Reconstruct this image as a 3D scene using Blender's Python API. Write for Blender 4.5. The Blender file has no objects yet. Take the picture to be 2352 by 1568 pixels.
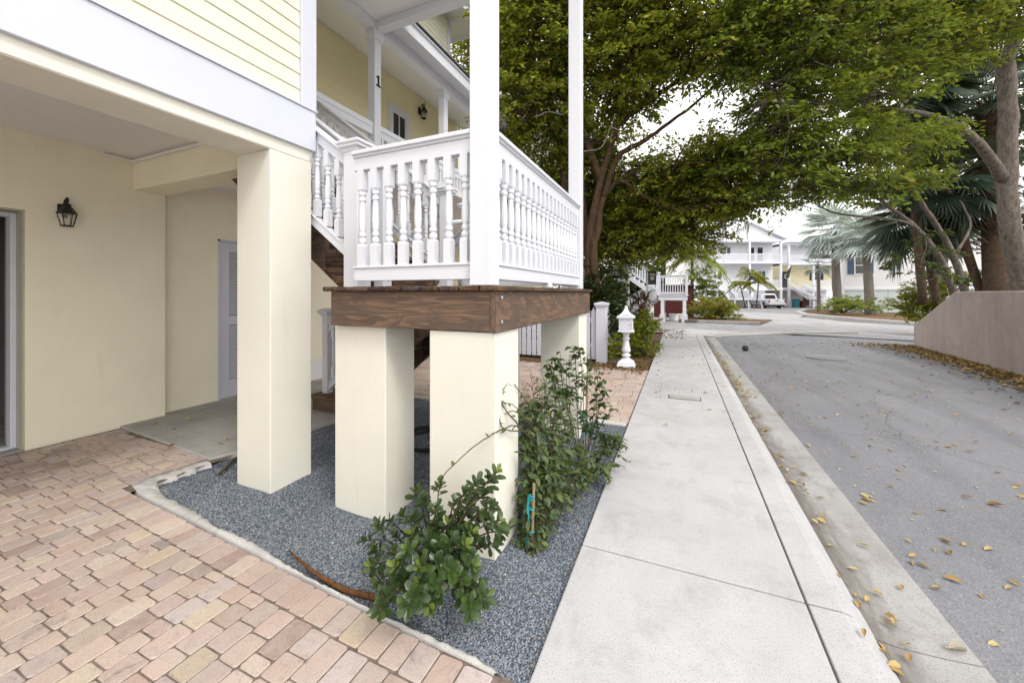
import bpy, math, random
import numpy as np
from mathutils import Vector, Matrix

random.seed(11)
rng = np.random.default_rng(11)
sc = bpy.context.scene
COL = sc.collection
V = Vector

# ------------------------------------------------------------------ surveying
# world: +Y runs along the pavement away from the viewer, +X towards the road, metres
EYE, FOC, CX, HY = 1.4, 885.0, 1176.0, 673.0
YAW = math.radians(23.4)
SN, CS = math.sin(YAW), math.cos(YAW)


def at(px, py, d):
    l = (px - CX) / FOC * d
    return V((-SN * d + CS * l, CS * d + SN * l, EYE + (HY - py) * d / FOC))


def hit(px, py, z=0.0):
    return at(px, py, FOC * (EYE - z) / (py - HY))


def road_z(y):
    return -0.085 - max(0.0, y - 14.0) * 0.009


# ------------------------------------------------------------------ mesh builder
class MB:
    def __init__(s):
        s.v, s.f = [], []

    def add(s, vs, fs):
        n = len(s.v)
        s.v += [tuple(v) for v in vs]
        s.f += [tuple(i + n for i in f) for f in fs]

    def box(s, x0, x1, y0, y1, z0, z1):
        s.add([(x0, y0, z0), (x1, y0, z0), (x1, y1, z0), (x0, y1, z0), (x0, y0, z1), (x1, y0, z1), (x1, y1, z1), (x0, y1, z1)],
              [(0, 3, 2, 1), (4, 5, 6, 7), (0, 1, 5, 4), (1, 2, 6, 5), (2, 3, 7, 6), (3, 0, 4, 7)])
        return s

    def prism(s, poly, ext):
        """poly: list of 3-D points (planar), ext: extrusion vector"""
        n = len(poly)
        a = [V(p) for p in poly]
        e = V(ext)
        nrm = V((0, 0, 0))
        for i in range(n):
            nrm += a[i].cross(a[(i + 1) % n])
        if nrm.dot(e) > 0:
            a = a[::-1]
        b = [p + e for p in a]
        s.add(a + b, [tuple(range(n)), tuple(range(2 * n - 1, n - 1, -1))] +
              [(i, i + n, (i + 1) % n + n, (i + 1) % n)[::-1] if False else ((i + 1) % n, i, i + n, (i + 1) % n + n) for i in range(n)])
        return s

    def bar(s, p, q, w, h, up=(0, 0, 1)):
        """rectangular bar p->q, w sideways, h along up"""
        p, q = V(p), V(q)
        d = (q - p).normalized()
        side = d.cross(V(up)).normalized() * (w / 2)
        u = side.cross(d).normalized() * (h / 2)
        vs = [p - side - u, p + side - u, p + side + u, p - side + u, q - side - u, q + side - u, q + side + u, q - side + u]
        s.add(vs, [(0, 1, 2, 3), (7, 6, 5, 4), (0, 4, 5, 1), (1, 5, 6, 2), (2, 6, 7, 3), (3, 7, 4, 0)])
        return s

    def vbar(s, p, q, w, h):
        """bar whose ends stay plumb (rails of a stair): h measured vertically"""
        p, q = V(p), V(q)
        d = q - p
        side = V((d.y, -d.x, 0)).normalized() * (w / 2)
        u = V((0, 0, h / 2))
        vs = [p - side - u, p + side - u, p + side + u, p - side + u, q - side - u, q + side - u, q + side + u, q - side + u]
        s.add(vs, [(0, 1, 2, 3), (7, 6, 5, 4), (0, 4, 5, 1), (1, 5, 6, 2), (2, 6, 7, 3), (3, 7, 4, 0)])
        return s

    def tube(s, pts, rs, n=8, cap=True):
        pts = [V(p) for p in pts]
        if not hasattr(rs, '__len__'):
            rs = [rs] * len(pts)
        rings = []
        ref = None
        for i, p in enumerate(pts):
            d = (pts[min(i + 1, len(pts) - 1)] - pts[max(i - 1, 0)])
            if d.length < 1e-7:
                d = V((0, 0, 1))
            d.normalize()
            if ref is None:
                ref = V((1, 0, 0)) if abs(d.x) < 0.8 else V((0, 1, 0))
            a = (ref - d * ref.dot(d)).normalized()
            ref = a
            b = d.cross(a)
            rings.append([p + (a * math.cos(t) + b * math.sin(t)) * rs[i] for t in [2 * math.pi * k / n for k in range(n)]])
        vs = [v for r in rings for v in r]
        fs = []
        for i in range(len(pts) - 1):
            for k in range(n):
                fs.append((i * n + k, i * n + (k + 1) % n, (i + 1) * n + (k + 1) % n, (i + 1) * n + k))
        if cap:
            fs.append(tuple(range(n - 1, -1, -1)))
            fs.append(tuple(range((len(pts) - 1) * n, len(pts) * n)))
        s.add(vs, fs)
        return s

    def lathe(s, prof, n=12, c=(0, 0, 0), rot=0.0):
        vs, fs = [], []
        for r, z in prof:
            for k in range(n):
                t = rot + 2 * math.pi * k / n
                vs.append((c[0] + r * math.cos(t), c[1] + r * math.sin(t), c[2] + z))
        m = len(prof)
        for i in range(m - 1):
            for k in range(n):
                fs.append((i * n + k, i * n + (k + 1) % n, (i + 1) * n + (k + 1) % n, (i + 1) * n + k))
        fs.append(tuple(range(n - 1, -1, -1)))
        fs.append(tuple(range((m - 1) * n, m * n)))
        s.add(vs, fs)
        return s

    def sq(s, prof, c=(0, 0, 0)):
        """square lathe; prof of (half width, z)"""
        return s.lathe([(r * math.sqrt(2), z) for r, z in prof], 4, c, math.pi / 4)

    def build(s, name, mat, parent=None, bevel=0.0, smooth=False, local=False, seg=1):
        me = bpy.data.meshes.new(name)
        me.from_pydata(s.v, [], s.f)
        me.update()
        o = bpy.data.objects.new(name, me)
        COL.objects.link(o)
        if mat:
            me.materials.append(mat)
        if smooth:
            me.polygons.foreach_set('use_smooth', [True] * len(me.polygons))
        if bevel:
            m = o.modifiers.new('edge', 'BEVEL')
            m.width = bevel
            m.segments = seg
            m.limit_method = 'ANGLE'
            m.angle_limit = math.radians(40)
        put(o, parent, local)
        return o


def frame_of(o):
    m = o.matrix_basis.copy()
    p = o.parent
    return m if p is None else frame_of(p) @ o.matrix_parent_inverse @ m


def put(o, parent, local=False):
    if parent is not None:
        o.parent = parent
        if not local:
            o.matrix_parent_inverse = frame_of(parent).inverted()


def np_mesh(name, verts, faces, mat, parent=None, local=False, smooth=False):
    """verts (N,3); faces (M,k) with one k"""
    me = bpy.data.meshes.new(name)
    m, k = faces.shape
    me.vertices.add(len(verts))
    me.vertices.foreach_set('co', np.ascontiguousarray(verts, dtype=np.float32).ravel())
    me.loops.add(m * k)
    me.loops.foreach_set('vertex_index', np.ascontiguousarray(faces, dtype=np.int32).ravel())
    me.polygons.add(m)
    me.polygons.foreach_set('loop_start', np.arange(0, m * k, k, dtype=np.int32))
    if smooth:
        me.polygons.foreach_set('use_smooth', np.ones(m, dtype=bool))
    me.update(calc_edges=True)
    me.validate()
    me.materials.append(mat)
    o = bpy.data.objects.new(name, me)
    COL.objects.link(o)
    put(o, parent, local)
    return o


def tag(o, label=None, cat=None, group=None, kind=None):
    if label: o['label'] = label
    if cat: o['category'] = cat
    if group: o['group'] = group
    if kind: o['kind'] = kind
    return o


def thing(name, label, cat, loc=(0, 0, 0), rz=0.0, group=None):
    o = bpy.data.objects.new(name, None)
    o.empty_display_size = 0.2
    o.location = loc
    o.rotation_euler = (0, 0, rz)
    COL.objects.link(o)
    return tag(o, label, cat, group)


def dup(root, loc=None, rz=None, label=None):
    kids = [(c, list(c.children)) for c in root.children]
    r = root.copy()
    COL.objects.link(r)
    if loc is not None: r.location = loc
    if rz is not None: r.rotation_euler = (0, 0, rz)
    if label: r['label'] = label
    for c, gs in kids:
        n = c.copy()
        COL.objects.link(n)
        n.parent = r
        for g in gs:
            q = g.copy()
            COL.objects.link(q)
            q.parent = n
    return r


# ------------------------------------------------------------------ materials
class NT:
    def __init__(s, name):
        s.m = bpy.data.materials.new(name)
        s.m.use_nodes = True
        s.t = s.m.node_tree
        s.b = s.t.nodes['Principled BSDF']
        s.out = s.t.nodes['Material Output']

    def n(s, typ, **kw):
        d = s.t.nodes.new(typ)
        for k, v in kw.items():
            if k.startswith('i_'):
                d.inputs[k[2:].replace('_', ' ')].default_value = v
            else:
                setattr(d, k, v)
        return d

    def l(s, a, b):
        s.t.links.new(a, b)

    def pos(s, scale=(1, 1, 1), obj=False):
        c = s.n('ShaderNodeTexCoord').outputs['Object'] if obj else s.n('ShaderNodeNewGeometry').outputs['Position']
        m = s.n('ShaderNodeMapping')
        m.inputs['Scale'].default_value = scale
        s.l(c, m.inputs['Vector'])
        return m.outputs['Vector']

    def noise(s, vec, scale, detail=4, rough=0.6, dist=0.0):
        d = s.n('ShaderNodeTexNoise')
        d.inputs['Scale'].default_value = scale
        d.inputs['Detail'].default_value = detail
        d.inputs['Roughness'].default_value = rough
        d.inputs['Distortion'].default_value = dist
        if vec is not None: s.l(vec, d.inputs['Vector'])
        return d.outputs['Fac']

    def ramp(s, fac, stops, interp='LINEAR'):
        d = s.n('ShaderNodeValToRGB')
        d.color_ramp.interpolation = interp
        e = d.color_ramp.elements
        while len(e) < len(stops): e.new(0.5)
        for k, (p, c) in enumerate(stops):
            e[k].position = p
            e[k].color = (*c, 1) if hasattr(c, '__len__') else (c, c, c, 1)
        s.l(fac, d.inputs['Fac'])
        return d.outputs['Color']

    def mix(s, fac, a, b, mode='MIX'):
        d = s.n('ShaderNodeMix', data_type='RGBA', blend_type=mode)
        for k, x in ((0, fac), (6, a), (7, b)):
            if hasattr(x, 'links'): s.l(x, d.inputs[k])
            elif k == 0: d.inputs[k].default_value = x
            else: d.inputs[k].default_value = (*x, 1)
        return d.outputs[2]

    def bump(s, h, strength=0.3, dist=0.01):
        d = s.n('ShaderNodeBump')
        d.inputs['Strength'].default_value = strength
        d.inputs['Distance'].default_value = dist
        s.l(h, d.inputs['Height'])
        s.l(d.outputs['Normal'], s.b.inputs['Normal'])

    def fin(s, col=None, rough=0.7, spec=0.3, metal=0.0):
        if col is not None:
            if hasattr(col, 'links'): s.l(col, s.b.inputs['Base Color'])
            else: s.b.inputs['Base Color'].default_value = (*col, 1)
        if hasattr(rough, 'links'): s.l(rough, s.b.inputs['Roughness'])
        else: s.b.inputs['Roughness'].default_value = rough
        s.b.inputs['Specular IOR Level'].default_value = spec
        s.b.inputs['Metallic'].default_value = metal
        return s.m


def painted(name, col, rough=0.5, mott=0.06, grime=0.12, bump=0.12, bscale=90, spec=0.3):
    t = NT(name)
    p = t.pos()
    a = t.noise(p, 1.3, 5, 0.65)
    c1 = tuple(x * (1 - mott) for x in col)
    c2 = tuple(min(0.9, x * (1 + mott)) for x in col)
    c = t.ramp(a, [(0.3, c1), (0.7, c2)])
    st = t.ramp(t.noise(t.pos((7, 7, 0.7)), 1.6, 6, 0.7), [(0.58, 0), (0.8, 1)])
    gm = t.mix(st, (0, 0, 0), (grime, grime, grime))
    c = t.mix(gm, c, (col[0] * 0.62, col[1] * 0.6, col[2] * 0.55))
    t.bump(t.noise(p, bscale, 3, 0.6), bump, 0.004)
    return t.fin(c, rough, spec)


def wood(name, axis, dark=1.0):
    """weathered timber: cathedral grain along axis, grey weathering, dark knots and stains"""
    t = NT(name)
    k = dark
    s = [1.0, 1.0, 1.0]
    s[axis] = 0.11
    p = t.pos(tuple(s))
    # growth rings: distorted distance field stretched along the board
    warp = t.noise(p, 5.0, 3, 0.55, 0.6)
    ring = t.n('ShaderNodeMath', operation='MULTIPLY')
    t.l(warp, ring.inputs[0]); ring.inputs[1].default_value = 15.0
    fr = t.n('ShaderNodeMath', operation='FRACT')
    t.l(ring.outputs[0], fr.inputs[0])
    g = fr.outputs[0]
    s2 = [60.0, 60.0, 60.0]
    s2[axis] = 2.2
    fine = t.noise(t.pos(tuple(s2)), 1.0, 5, 0.65, 0.5)
    c = t.ramp(g, [(0.0, (0.20 * k, 0.115 * k, 0.062 * k)), (0.55, (0.105 * k, 0.056 * k, 0.03 * k)), (0.86, (0.035 * k, 0.019 * k, 0.011 * k)), (0.93, (0.025 * k, 0.014 * k, 0.009 * k)), (1.0, (0.17 * k, 0.1 * k, 0.055 * k))])
    c = t.mix(t.ramp(fine, [(0.36, 0.7), (0.58, 0)]), c, (0.03 * k, 0.02 * k, 0.015 * k))
    s3 = [5.0, 5.0, 5.0]
    s3[axis] = 1.6
    patch = t.ramp(t.noise(t.pos(tuple(s3)), 1.5, 6, 0.72, 0.6), [(0.47, 0), (0.58, 0.88)])
    c = t.mix(patch, c, (0.032 * k, 0.024 * k, 0.023 * k))
    bleach = t.ramp(t.noise(t.pos((4, 4, 2.2)), 1.8, 6, 0.72, 0.4), [(0.60, 0), (0.76, 0.5)])
    c = t.mix(bleach, c, (0.28 * k, 0.215 * k, 0.165 * k))
    kn = t.n('ShaderNodeTexVoronoi')
    kn.inputs['Scale'].default_value = 2.4
    s4 = [1.6, 1.6, 1.6]
    s4[axis] = 0.75
    t.l(t.pos(tuple(s4)), kn.inputs['Vector'])
    c = t.mix(t.ramp(kn.outputs['Distance'], [(0.035, 0.9), (0.075, 0.0)]), c, (0.03 * k, 0.017 * k, 0.01 * k))
    r = t.n('ShaderNodeNewGeometry').outputs['Random Per Island']
    c = t.mix(t.ramp(r, [(0.0, 0.6), (0.4, 0.0)]), c, (0.06, 0.058, 0.066))
    c = t.mix(t.ramp(r, [(0.6, 0.0), (1.0, 0.45)]), c, (0.26, 0.19, 0.145))
    t.bump(t.mix(0.5, g, fine), 0.35, 0.004)
    return t.fin(c, 0.8, 0.2)


def leafmat(name, cols, trans=0.25, rough=0.45, spec=0.4, hue=None):
    t = NT(name)
    r = t.n('ShaderNodeNewGeometry').outputs['Random Per Island']
    st = [(i / max(1, len(cols) - 1), c) for i, c in enumerate(cols)]
    c = t.ramp(r, st)
    c = t.mix(t.ramp(t.noise(t.pos(), 0.9, 3, 0.6), [(0.35, 0.0), (0.7, 0.35)]), c, tuple(x * 1.5 for x in cols[-1 if hue is None else hue]))
    t.fin(c, rough, spec)
    tr = t.n('ShaderNodeBsdfTranslucent')
    t.l(t.mix(0.4, c, (0.45, 0.5, 0.06), 'MIX'), tr.inputs['Color'])
    ms = t.n('ShaderNodeMixShader')
    ms.inputs[0].default_value = trans
    t.l(t.b.outputs[0], ms.inputs[1])
    t.l(tr.outputs[0], ms.inputs[2])
    t.l(ms.outputs[0], t.out.inputs['Surface'])
    return t.m


def bark(name, c1, c2, sc_=(6, 6, 1.6), bands=0.0):
    t = NT(name)
    g = t.noise(t.pos(sc_), 2.2, 7, 0.7, 0.8)
    c = t.ramp(g, [(0.3, c1), (0.7, c2)])
    if bands:
        w = t.n('ShaderNodeTexWave', bands_direction='Z')
        w.inputs['Scale'].default_value = bands
        w.inputs['Distortion'].default_value = 2.0
        w.inputs['Detail'].default_value = 3
        t.l(t.pos(), w.inputs['Vector'])
        c = t.mix(t.ramp(w.outputs['Fac'], [(0.2, 0.7), (0.6, 0)]), c, tuple(x * 0.45 for x in c1))
    t.bump(g, 0.7, 0.03)
    return t.fin(c, 0.9, 0.15)


def plain(name, col, rough=0.5, spec=0.4, metal=0.0, var=0.08, scale=6.0):
    t = NT(name)
    c = t.ramp(t.noise(t.pos(), scale, 4, 0.6), [(0.3, tuple(x * (1 - var) for x in col)), (0.7, tuple(min(1, x * (1 + var)) for x in col))])
    return t.fin(c, rough, spec, metal)


M = {}
M['yellow'] = painted('yellow stucco', (0.87, 0.82, 0.655), 0.9, 0.05, 0.28, 0.5, 75, 0.15)
M['cream'] = painted('cream stucco pillar', (0.725, 0.705, 0.625), 0.9, 0.045, 0.24, 0.4, 75, 0.15)
M['siding'] = painted('pale yellow lap siding', (0.73, 0.71, 0.585), 0.6, 0.03, 0.1, 0.06, 60)
M['porchwall'] = painted('yellow porch siding', (0.80, 0.73, 0.48), 0.7, 0.04, 0.1, 0.06, 60)
M['white'] = painted('white gloss paint', (0.67, 0.685, 0.73), 0.42, 0.02, 0.14, 0.08, 40)
M['trim'] = painted('bluish white trim paint', (0.595, 0.615, 0.69), 0.5, 0.03, 0.10, 0.06, 40)
M['ceil'] = painted('greyish white ceiling', (0.80, 0.795, 0.80), 0.8, 0.03, 0.06, 0.05, 50)
M['white2'] = painted('white siding far', (0.80, 0.80, 0.82), 0.6, 0.03, 0.05, 0.03, 30)
M['grey2'] = painted('pale grey siding', (0.70, 0.70, 0.71), 0.6, 0.03, 0.08, 0.03, 30)
M['green2'] = painted('pale green fence', (0.50, 0.56, 0.55), 0.6, 0.03, 0.08, 0.03, 30)
M['jamb'] = painted('grey stucco reveal', (0.45, 0.43, 0.34), 0.9, 0.1, 0.3, 0.3, 90, 0.1)
M['woodx'] = wood('weathered timber across', 0)
M['woody'] = wood('weathered timber along', 1)
M['woodz'] = wood('weathered timber upright', 2, 0.8)
M['iron'] = plain('dark bronze iron', (0.025, 0.02, 0.018), 0.5, 0.4, 0.4)
M['dark'] = plain('dark void paint', (0.03, 0.03, 0.035), 0.6)
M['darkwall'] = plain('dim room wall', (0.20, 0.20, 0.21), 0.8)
M['shingle'] = plain('dark roof shingles', (0.06, 0.06, 0.065), 0.9, 0.2, 0, 0.3, 20)
M['metalroof'] = plain('white metal roof', (0.72, 0.74, 0.77), 0.4, 0.4)
M['steel'] = plain('galvanised steel', (0.45, 0.46, 0.48), 0.45, 0.5, 0.7)
M['chrome'] = plain('bright metal', (0.6, 0.6, 0.62), 0.25, 0.5, 0.9)
M['blue'] = plain('blue shutters', (0.06, 0.10, 0.17), 0.5)
M['teal'] = plain('teal plastic', (0.02, 0.16, 0.20), 0.5)
M['tape'] = plain('turquoise tie tape', (0.02, 0.28, 0.33), 0.4)
M['red'] = plain('red car paint', (0.36, 0.03, 0.025), 0.25, 0.5)
M['redwall'] = plain('dark red siding', (0.085, 0.012, 0.01), 0.7)
M['carwhite'] = plain('white car paint', (0.78, 0.78, 0.79), 0.22, 0.5, 0, 0.02)
M['rubber'] = plain('black rubber', (0.02, 0.02, 0.02), 0.8)
M['lens'] = plain('red lamp lens', (0.35, 0.02, 0.02), 0.2, 0.5)
M['wreath'] = plain('pale wreath', (0.55, 0.55, 0.48), 0.8)


def glass(name, col, rough=0.06):
    t = NT(name)
    return t.fin(col, rough, 0.6)


M['pane'] = glass('dark window glass', (0.012, 0.014, 0.018))
M['lampglass'] = NT('clear seeded lamp glass').m
_b = M['lampglass'].node_tree.nodes['Principled BSDF']
_b.inputs['Base Color'].default_value = (0.9, 0.9, 0.85, 1)
_b.inputs['Roughness'].default_value = 0.15
_b.inputs['Transmission Weight'].default_value = 0.85
_b.inputs['IOR'].default_value = 1.1


def concrete(name, lo, hi, stain, blotch=0.5, streak=0.0):
    t = NT(name)
    p = t.pos()
    c = t.ramp(t.noise(p, 0.9, 7, 0.68, 0.3), [(0.32, lo), (0.66, hi)])
    c = t.mix(t.ramp(t.noise(p, 4.0, 8, 0.75, 0.5), [(0.5, 0), (0.72, blotch)]), c, stain)
    c = t.mix(t.ramp(t.noise(t.pos((1.6, 0.5, 1)), 2.2, 6, 0.7, 0.3), [(0.56, 0), (0.74, blotch * 0.7)]), c, tuple(x * 0.8 for x in stain))
    if streak:
        sk = t.ramp(t.noise(t.pos((5, 5, 0.35)), 1.5, 6, 0.7, 0.2), [(0.5, 0), (0.72, streak)])
        c = t.mix(sk, c, tuple(x * 0.7 for x in stain))
    spk = t.noise(p, 160, 2, 0.5)
    c = t.mix(t.ramp(spk, [(0.33, 0.5), (0.42, 0)]), c, tuple(x * 0.5 for x in stain))
    t.bump(t.noise(p, 120, 5, 0.7), 0.25, 0.004)
    return t.fin(c, 0.85, 0.25)


M['walk'] = concrete('broom finished concrete', (0.398, 0.398, 0.410), (0.506, 0.498, 0.506), (0.262, 0.255, 0.255), 0.48)
def gutter_mat():
    m = concrete('gutter concrete', (0.308, 0.302, 0.296), (0.410, 0.405, 0.399), (0.171, 0.154, 0.142), 0.55)
    nt = m.node_tree
    b = nt.nodes['Principled BSDF']
    src = b.inputs['Base Color'].links[0].from_socket
    t = NT.__new__(NT)
    t.m, t.t, t.b, t.out = m, nt, b, None
    sx = t.n('ShaderNodeSeparateXYZ')
    t.l(t.n('ShaderNodeNewGeometry').outputs['Position'], sx.inputs[0])
    nz = t.noise(t.pos((3, 0.7, 1)), 2.4, 7, 0.75, 0.5)
    ad = t.n('ShaderNodeMath', operation='MULTIPLY_ADD')
    t.l(nz, ad.inputs[0]); ad.inputs[1].default_value = -0.42
    t.l(sx.outputs['X'], ad.inputs[2])
    f = t.ramp(ad.outputs[0], [(0.56, 0.85), (0.74, 0.0)])
    c = t.mix(f, src, (0.10, 0.085, 0.07))
    t.l(c, b.inputs['Base Color'])
    return m


M['gutter'] = gutter_mat()
M['slab'] = concrete('patio concrete', (0.33, 0.325, 0.31), (0.43, 0.425, 0.41), (0.2, 0.19, 0.18), 0.55)
M['curbwhite'] = concrete('white mortar edging', (0.42, 0.415, 0.40), (0.55, 0.545, 0.53), (0.24, 0.22, 0.2), 0.5)
M['pinkwall'] = concrete('weathered pink stucco', (0.375, 0.315, 0.29), (0.47, 0.40, 0.365), (0.25, 0.205, 0.19), 0.45, 0.28)
M['joint'] = plain('dark joint', (0.09, 0.085, 0.08), 0.95, 0.1)


def asphalt(name, lo, hi, spk):
    t = NT(name)
    p = t.pos()
    c = t.ramp(t.noise(p, 0.5, 6, 0.65, 0.4), [(0.3, lo), (0.7, hi)])
    c = t.mix(t.ramp(t.noise(t.pos((0.8, 0.12, 1)), 2.2, 6, 0.65, 0.3), [(0.48, 0), (0.68, 0.5)]), c, tuple(x * 0.66 for x in lo))
    c = t.mix(t.ramp(t.noise(p, 1.7, 7, 0.75, 0.8), [(0.60, 0), (0.70, 0.45)]), c, tuple(x * 0.55 for x in lo))
    wv = t.n('ShaderNodeMix', data_type='RGBA', blend_type='ADD')
    wn = t.n('ShaderNodeTexNoise')
    wn.inputs['Scale'].default_value = 1.6
    wn.inputs['Detail'].default_value = 5
    t.l(p, wn.inputs['Vector'])
    wv.inputs[0].default_value = 0.35
    t.l(p, wv.inputs[6]); t.l(wn.outputs['Color'], wv.inputs[7])
    ck = t.n('ShaderNodeTexVoronoi', feature='DISTANCE_TO_EDGE')
    ck.inputs['Scale'].default_value = 0.33
    t.l(wv.outputs[2], ck.inputs['Vector'])
    c = t.mix(t.ramp(ck.outputs['Distance'], [(0.001, 0.55), (0.0035, 0.0)]), c, tuple(x * 0.35 for x in lo))
    v = t.n('ShaderNodeTexVoronoi')
    v.inputs['Scale'].default_value = 110
    t.l(p, v.inputs['Vector'])
    g = t.n('ShaderNodeSeparateColor')
    t.l(v.outputs['Color'], g.inputs[0])
    c = t.mix(t.ramp(g.outputs[0], [(0.0, 0.4), (0.3, 0.0)]), c, tuple(x * 0.6 for x in lo))
    c = t.mix(t.ramp(g.outputs[1], [(0.85, 0), (0.97, 0.45)]), c, spk)
    t.bump(v.outputs['Distance'], 0.5, 0.006)
    return t.fin(c, 0.85, 0.25)


M['asphalt'] = asphalt('worn grey asphalt', (0.176, 0.178, 0.194), (0.232, 0.235, 0.253), (0.337, 0.329, 0.323))
M['asphalt_sunlit'] = asphalt('sunlit tone cross street asphalt', (0.27, 0.27, 0.275), (0.36, 0.36, 0.365), (0.4, 0.4, 0.39))  # lane asphalt lightened: sunlight clear of the trees is put into the colour


def brickmat():
    t = NT('tumbled clay pavers')
    r = t.n('ShaderNodeNewGeometry').outputs['Random Per Island']
    c = t.ramp(r, [(0.0, (0.302, 0.215, 0.186)), (0.12, (0.487, 0.371, 0.313)), (0.25, (0.545, 0.429, 0.360)), (0.38, (0.394, 0.319, 0.313)), (0.5, (0.510, 0.383, 0.336)), (0.62, (0.580, 0.487, 0.406)),
                   (0.74, (0.441, 0.313, 0.261)), (0.84, (0.499, 0.435, 0.423)), (0.92, (0.557, 0.452, 0.313)), (0.97, (0.244, 0.215, 0.220)), (1.0, (0.522, 0.418, 0.348))])
    p = t.pos()
    c = t.mix(t.ramp(t.noise(p, 11, 8, 0.78, 0.5), [(0.40, 0), (0.72, 0.8)]), c, (0.470, 0.418, 0.373))
    c = t.mix(t.ramp(t.noise(p, 26, 6, 0.75, 0.6), [(0.50, 0), (0.75, 0.5)]), c, (0.266, 0.209, 0.196))
    c = t.mix(t.ramp(t.noise(p, 6.5, 8, 0.8, 0.8), [(0.585, 0), (0.69, 0.65)]), c, (0.102, 0.089, 0.084))
    c = t.mix(t.ramp(t.noise(p, 1.3, 4, 0.6), [(0.45, 0), (0.72, 0.35)]), c, (0.319, 0.222, 0.178))
    c = t.mix(t.ramp(t.noise(p, 170, 3, 0.6), [(0.33, 0.45), (0.45, 0)]), c, (0.178, 0.142, 0.125))
    t.bump(t.noise(p, 55, 7, 0.75), 0.6, 0.005)
    return t.fin(c, 0.85, 0.25)


M['brick'] = brickmat()
M['mortar'] = plain('sandy joint fill', (0.17, 0.135, 0.115), 0.95, 0.1, 0, 0.4, 30)


def stone():
    t = NT('blue grey gravel stones')
    r = t.n('ShaderNodeNewGeometry').outputs['Random Per Island']
    c = t.ramp(r, [(0.0, (0.15, 0.175, 0.215)), (0.35, (0.205, 0.235, 0.28)), (0.65, (0.245, 0.275, 0.318)), (0.88, (0.28, 0.30, 0.33)), (0.94, (0.27, 0.24, 0.21)),
                   (0.985, (0.36, 0.36, 0.36)), (1.0, (0.6, 0.6, 0.58))])
    return t.fin(c, 0.85, 0.15)


M['stone'] = stone()


def gravelbed():
    t = NT('gravel bed')
    v = t.n('ShaderNodeTexVoronoi')
    v.inputs['Scale'].default_value = 95
    t.l(t.pos(), v.inputs['Vector'])
    g = t.n('ShaderNodeSeparateColor')
    t.l(v.outputs['Color'], g.inputs[0])
    c = t.ramp(g.outputs[0], [(0.0, (0.123, 0.148, 0.190)), (0.4, (0.207, 0.245, 0.300)), (0.75, (0.289, 0.331, 0.390)), (0.93, (0.381, 0.373, 0.363)), (1.0, (0.661, 0.661, 0.661))])
    c = t.mix(t.ramp(v.outputs['Distance'], [(0.25, 0), (0.6, 0.85)]), c, (0.066, 0.076, 0.095))
    t.bump(t.ramp(v.outputs['Distance'], [(0.0, 1), (0.7, 0)]), 1.0, 0.01)
    return t.fin(c, 0.9, 0.15)


M['gravel'] = gravelbed()
M['mulch'] = plain('brown leaf mulch', (0.13, 0.085, 0.05), 0.95, 0.1, 0, 0.5, 14)
M['soil'] = plain('sandy soil', (0.20, 0.17, 0.13), 0.95, 0.1, 0, 0.3, 3)

M['leaf_left'] = leafmat('olive canopy leaves', [(0.056, 0.113, 0.012), (0.125, 0.194, 0.017), (0.206, 0.270, 0.025), (0.301, 0.326, 0.029), (0.081, 0.138, 0.016), (0.376, 0.239, 0.038)], 0.32, 0.5, 0.3, 3)
M['leaf_right'] = leafmat('green canopy leaves', [(0.039, 0.090, 0.014), (0.084, 0.154, 0.018), (0.144, 0.227, 0.026), (0.215, 0.275, 0.030), (0.060, 0.113, 0.016), (0.322, 0.227, 0.034)], 0.36, 0.5, 0.3, 3)
M['leaf_hedge'] = leafmat('dark hedge leaves', [(0.012, 0.026, 0.008), (0.025, 0.045, 0.012), (0.05, 0.075, 0.016), (0.02, 0.035, 0.01)], 0.2, 0.45, 0.4)
M['leaf_ti'] = leafmat('maroon strap leaves', [(0.05, 0.012, 0.015), (0.10, 0.02, 0.02), (0.03, 0.012, 0.012), (0.06, 0.04, 0.015)], 0.25)
M['leaf_gold'] = leafmat('yellow green leaves', [(0.130, 0.169, 0.019), (0.234, 0.247, 0.026), (0.325, 0.286, 0.039), (0.091, 0.117, 0.016)], 0.3)
M['leaf_shrub'] = leafmat('glossy round leaves', [(0.013, 0.035, 0.014), (0.019, 0.046, 0.017), (0.030, 0.063, 0.018), (0.017, 0.040, 0.016), (0.060, 0.102, 0.018)], 0.16, 0.3, 0.5)
M['leaf_young'] = leafmat('young yellow green leaves', [(0.111, 0.170, 0.024), (0.162, 0.212, 0.030), (0.085, 0.145, 0.025)], 0.28, 0.32, 0.5)
M['leaf_vine'] = leafmat('soft grey green leaves', [(0.045, 0.085, 0.035), (0.07, 0.11, 0.05), (0.10, 0.14, 0.065), (0.05, 0.075, 0.03), (0.13, 0.17, 0.045), (0.055, 0.09, 0.035)], 0.25, 0.5, 0.35)
M['leaf_silver'] = leafmat('silver fan palm leaves', [(0.10, 0.14, 0.14), (0.32, 0.38, 0.38), (0.55, 0.60, 0.60)], 0.2, 0.6, 0.2)
M['leaf_fan'] = leafmat('dark fan palm leaves', [(0.012, 0.028, 0.018), (0.022, 0.042, 0.028), (0.035, 0.06, 0.04)], 0.15, 0.4, 0.4)
M['leaf_palm'] = leafmat('feather palm leaves', [(0.078, 0.130, 0.026), (0.143, 0.195, 0.039), (0.221, 0.260, 0.046)], 0.3, 0.45, 0.4)
M['leaf_dead'] = leafmat('dry palm leaves', [(0.14, 0.09, 0.045), (0.22, 0.15, 0.08), (0.09, 0.06, 0.035)], 0.1, 0.8, 0.1)
M['litter'] = leafmat('fallen yellow leaves', [(0.38, 0.25, 0.07), (0.52, 0.38, 0.13), (0.30, 0.17, 0.06), (0.58, 0.49, 0.24), (0.2, 0.12, 0.06)], 0.1, 0.7, 0.2)
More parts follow.
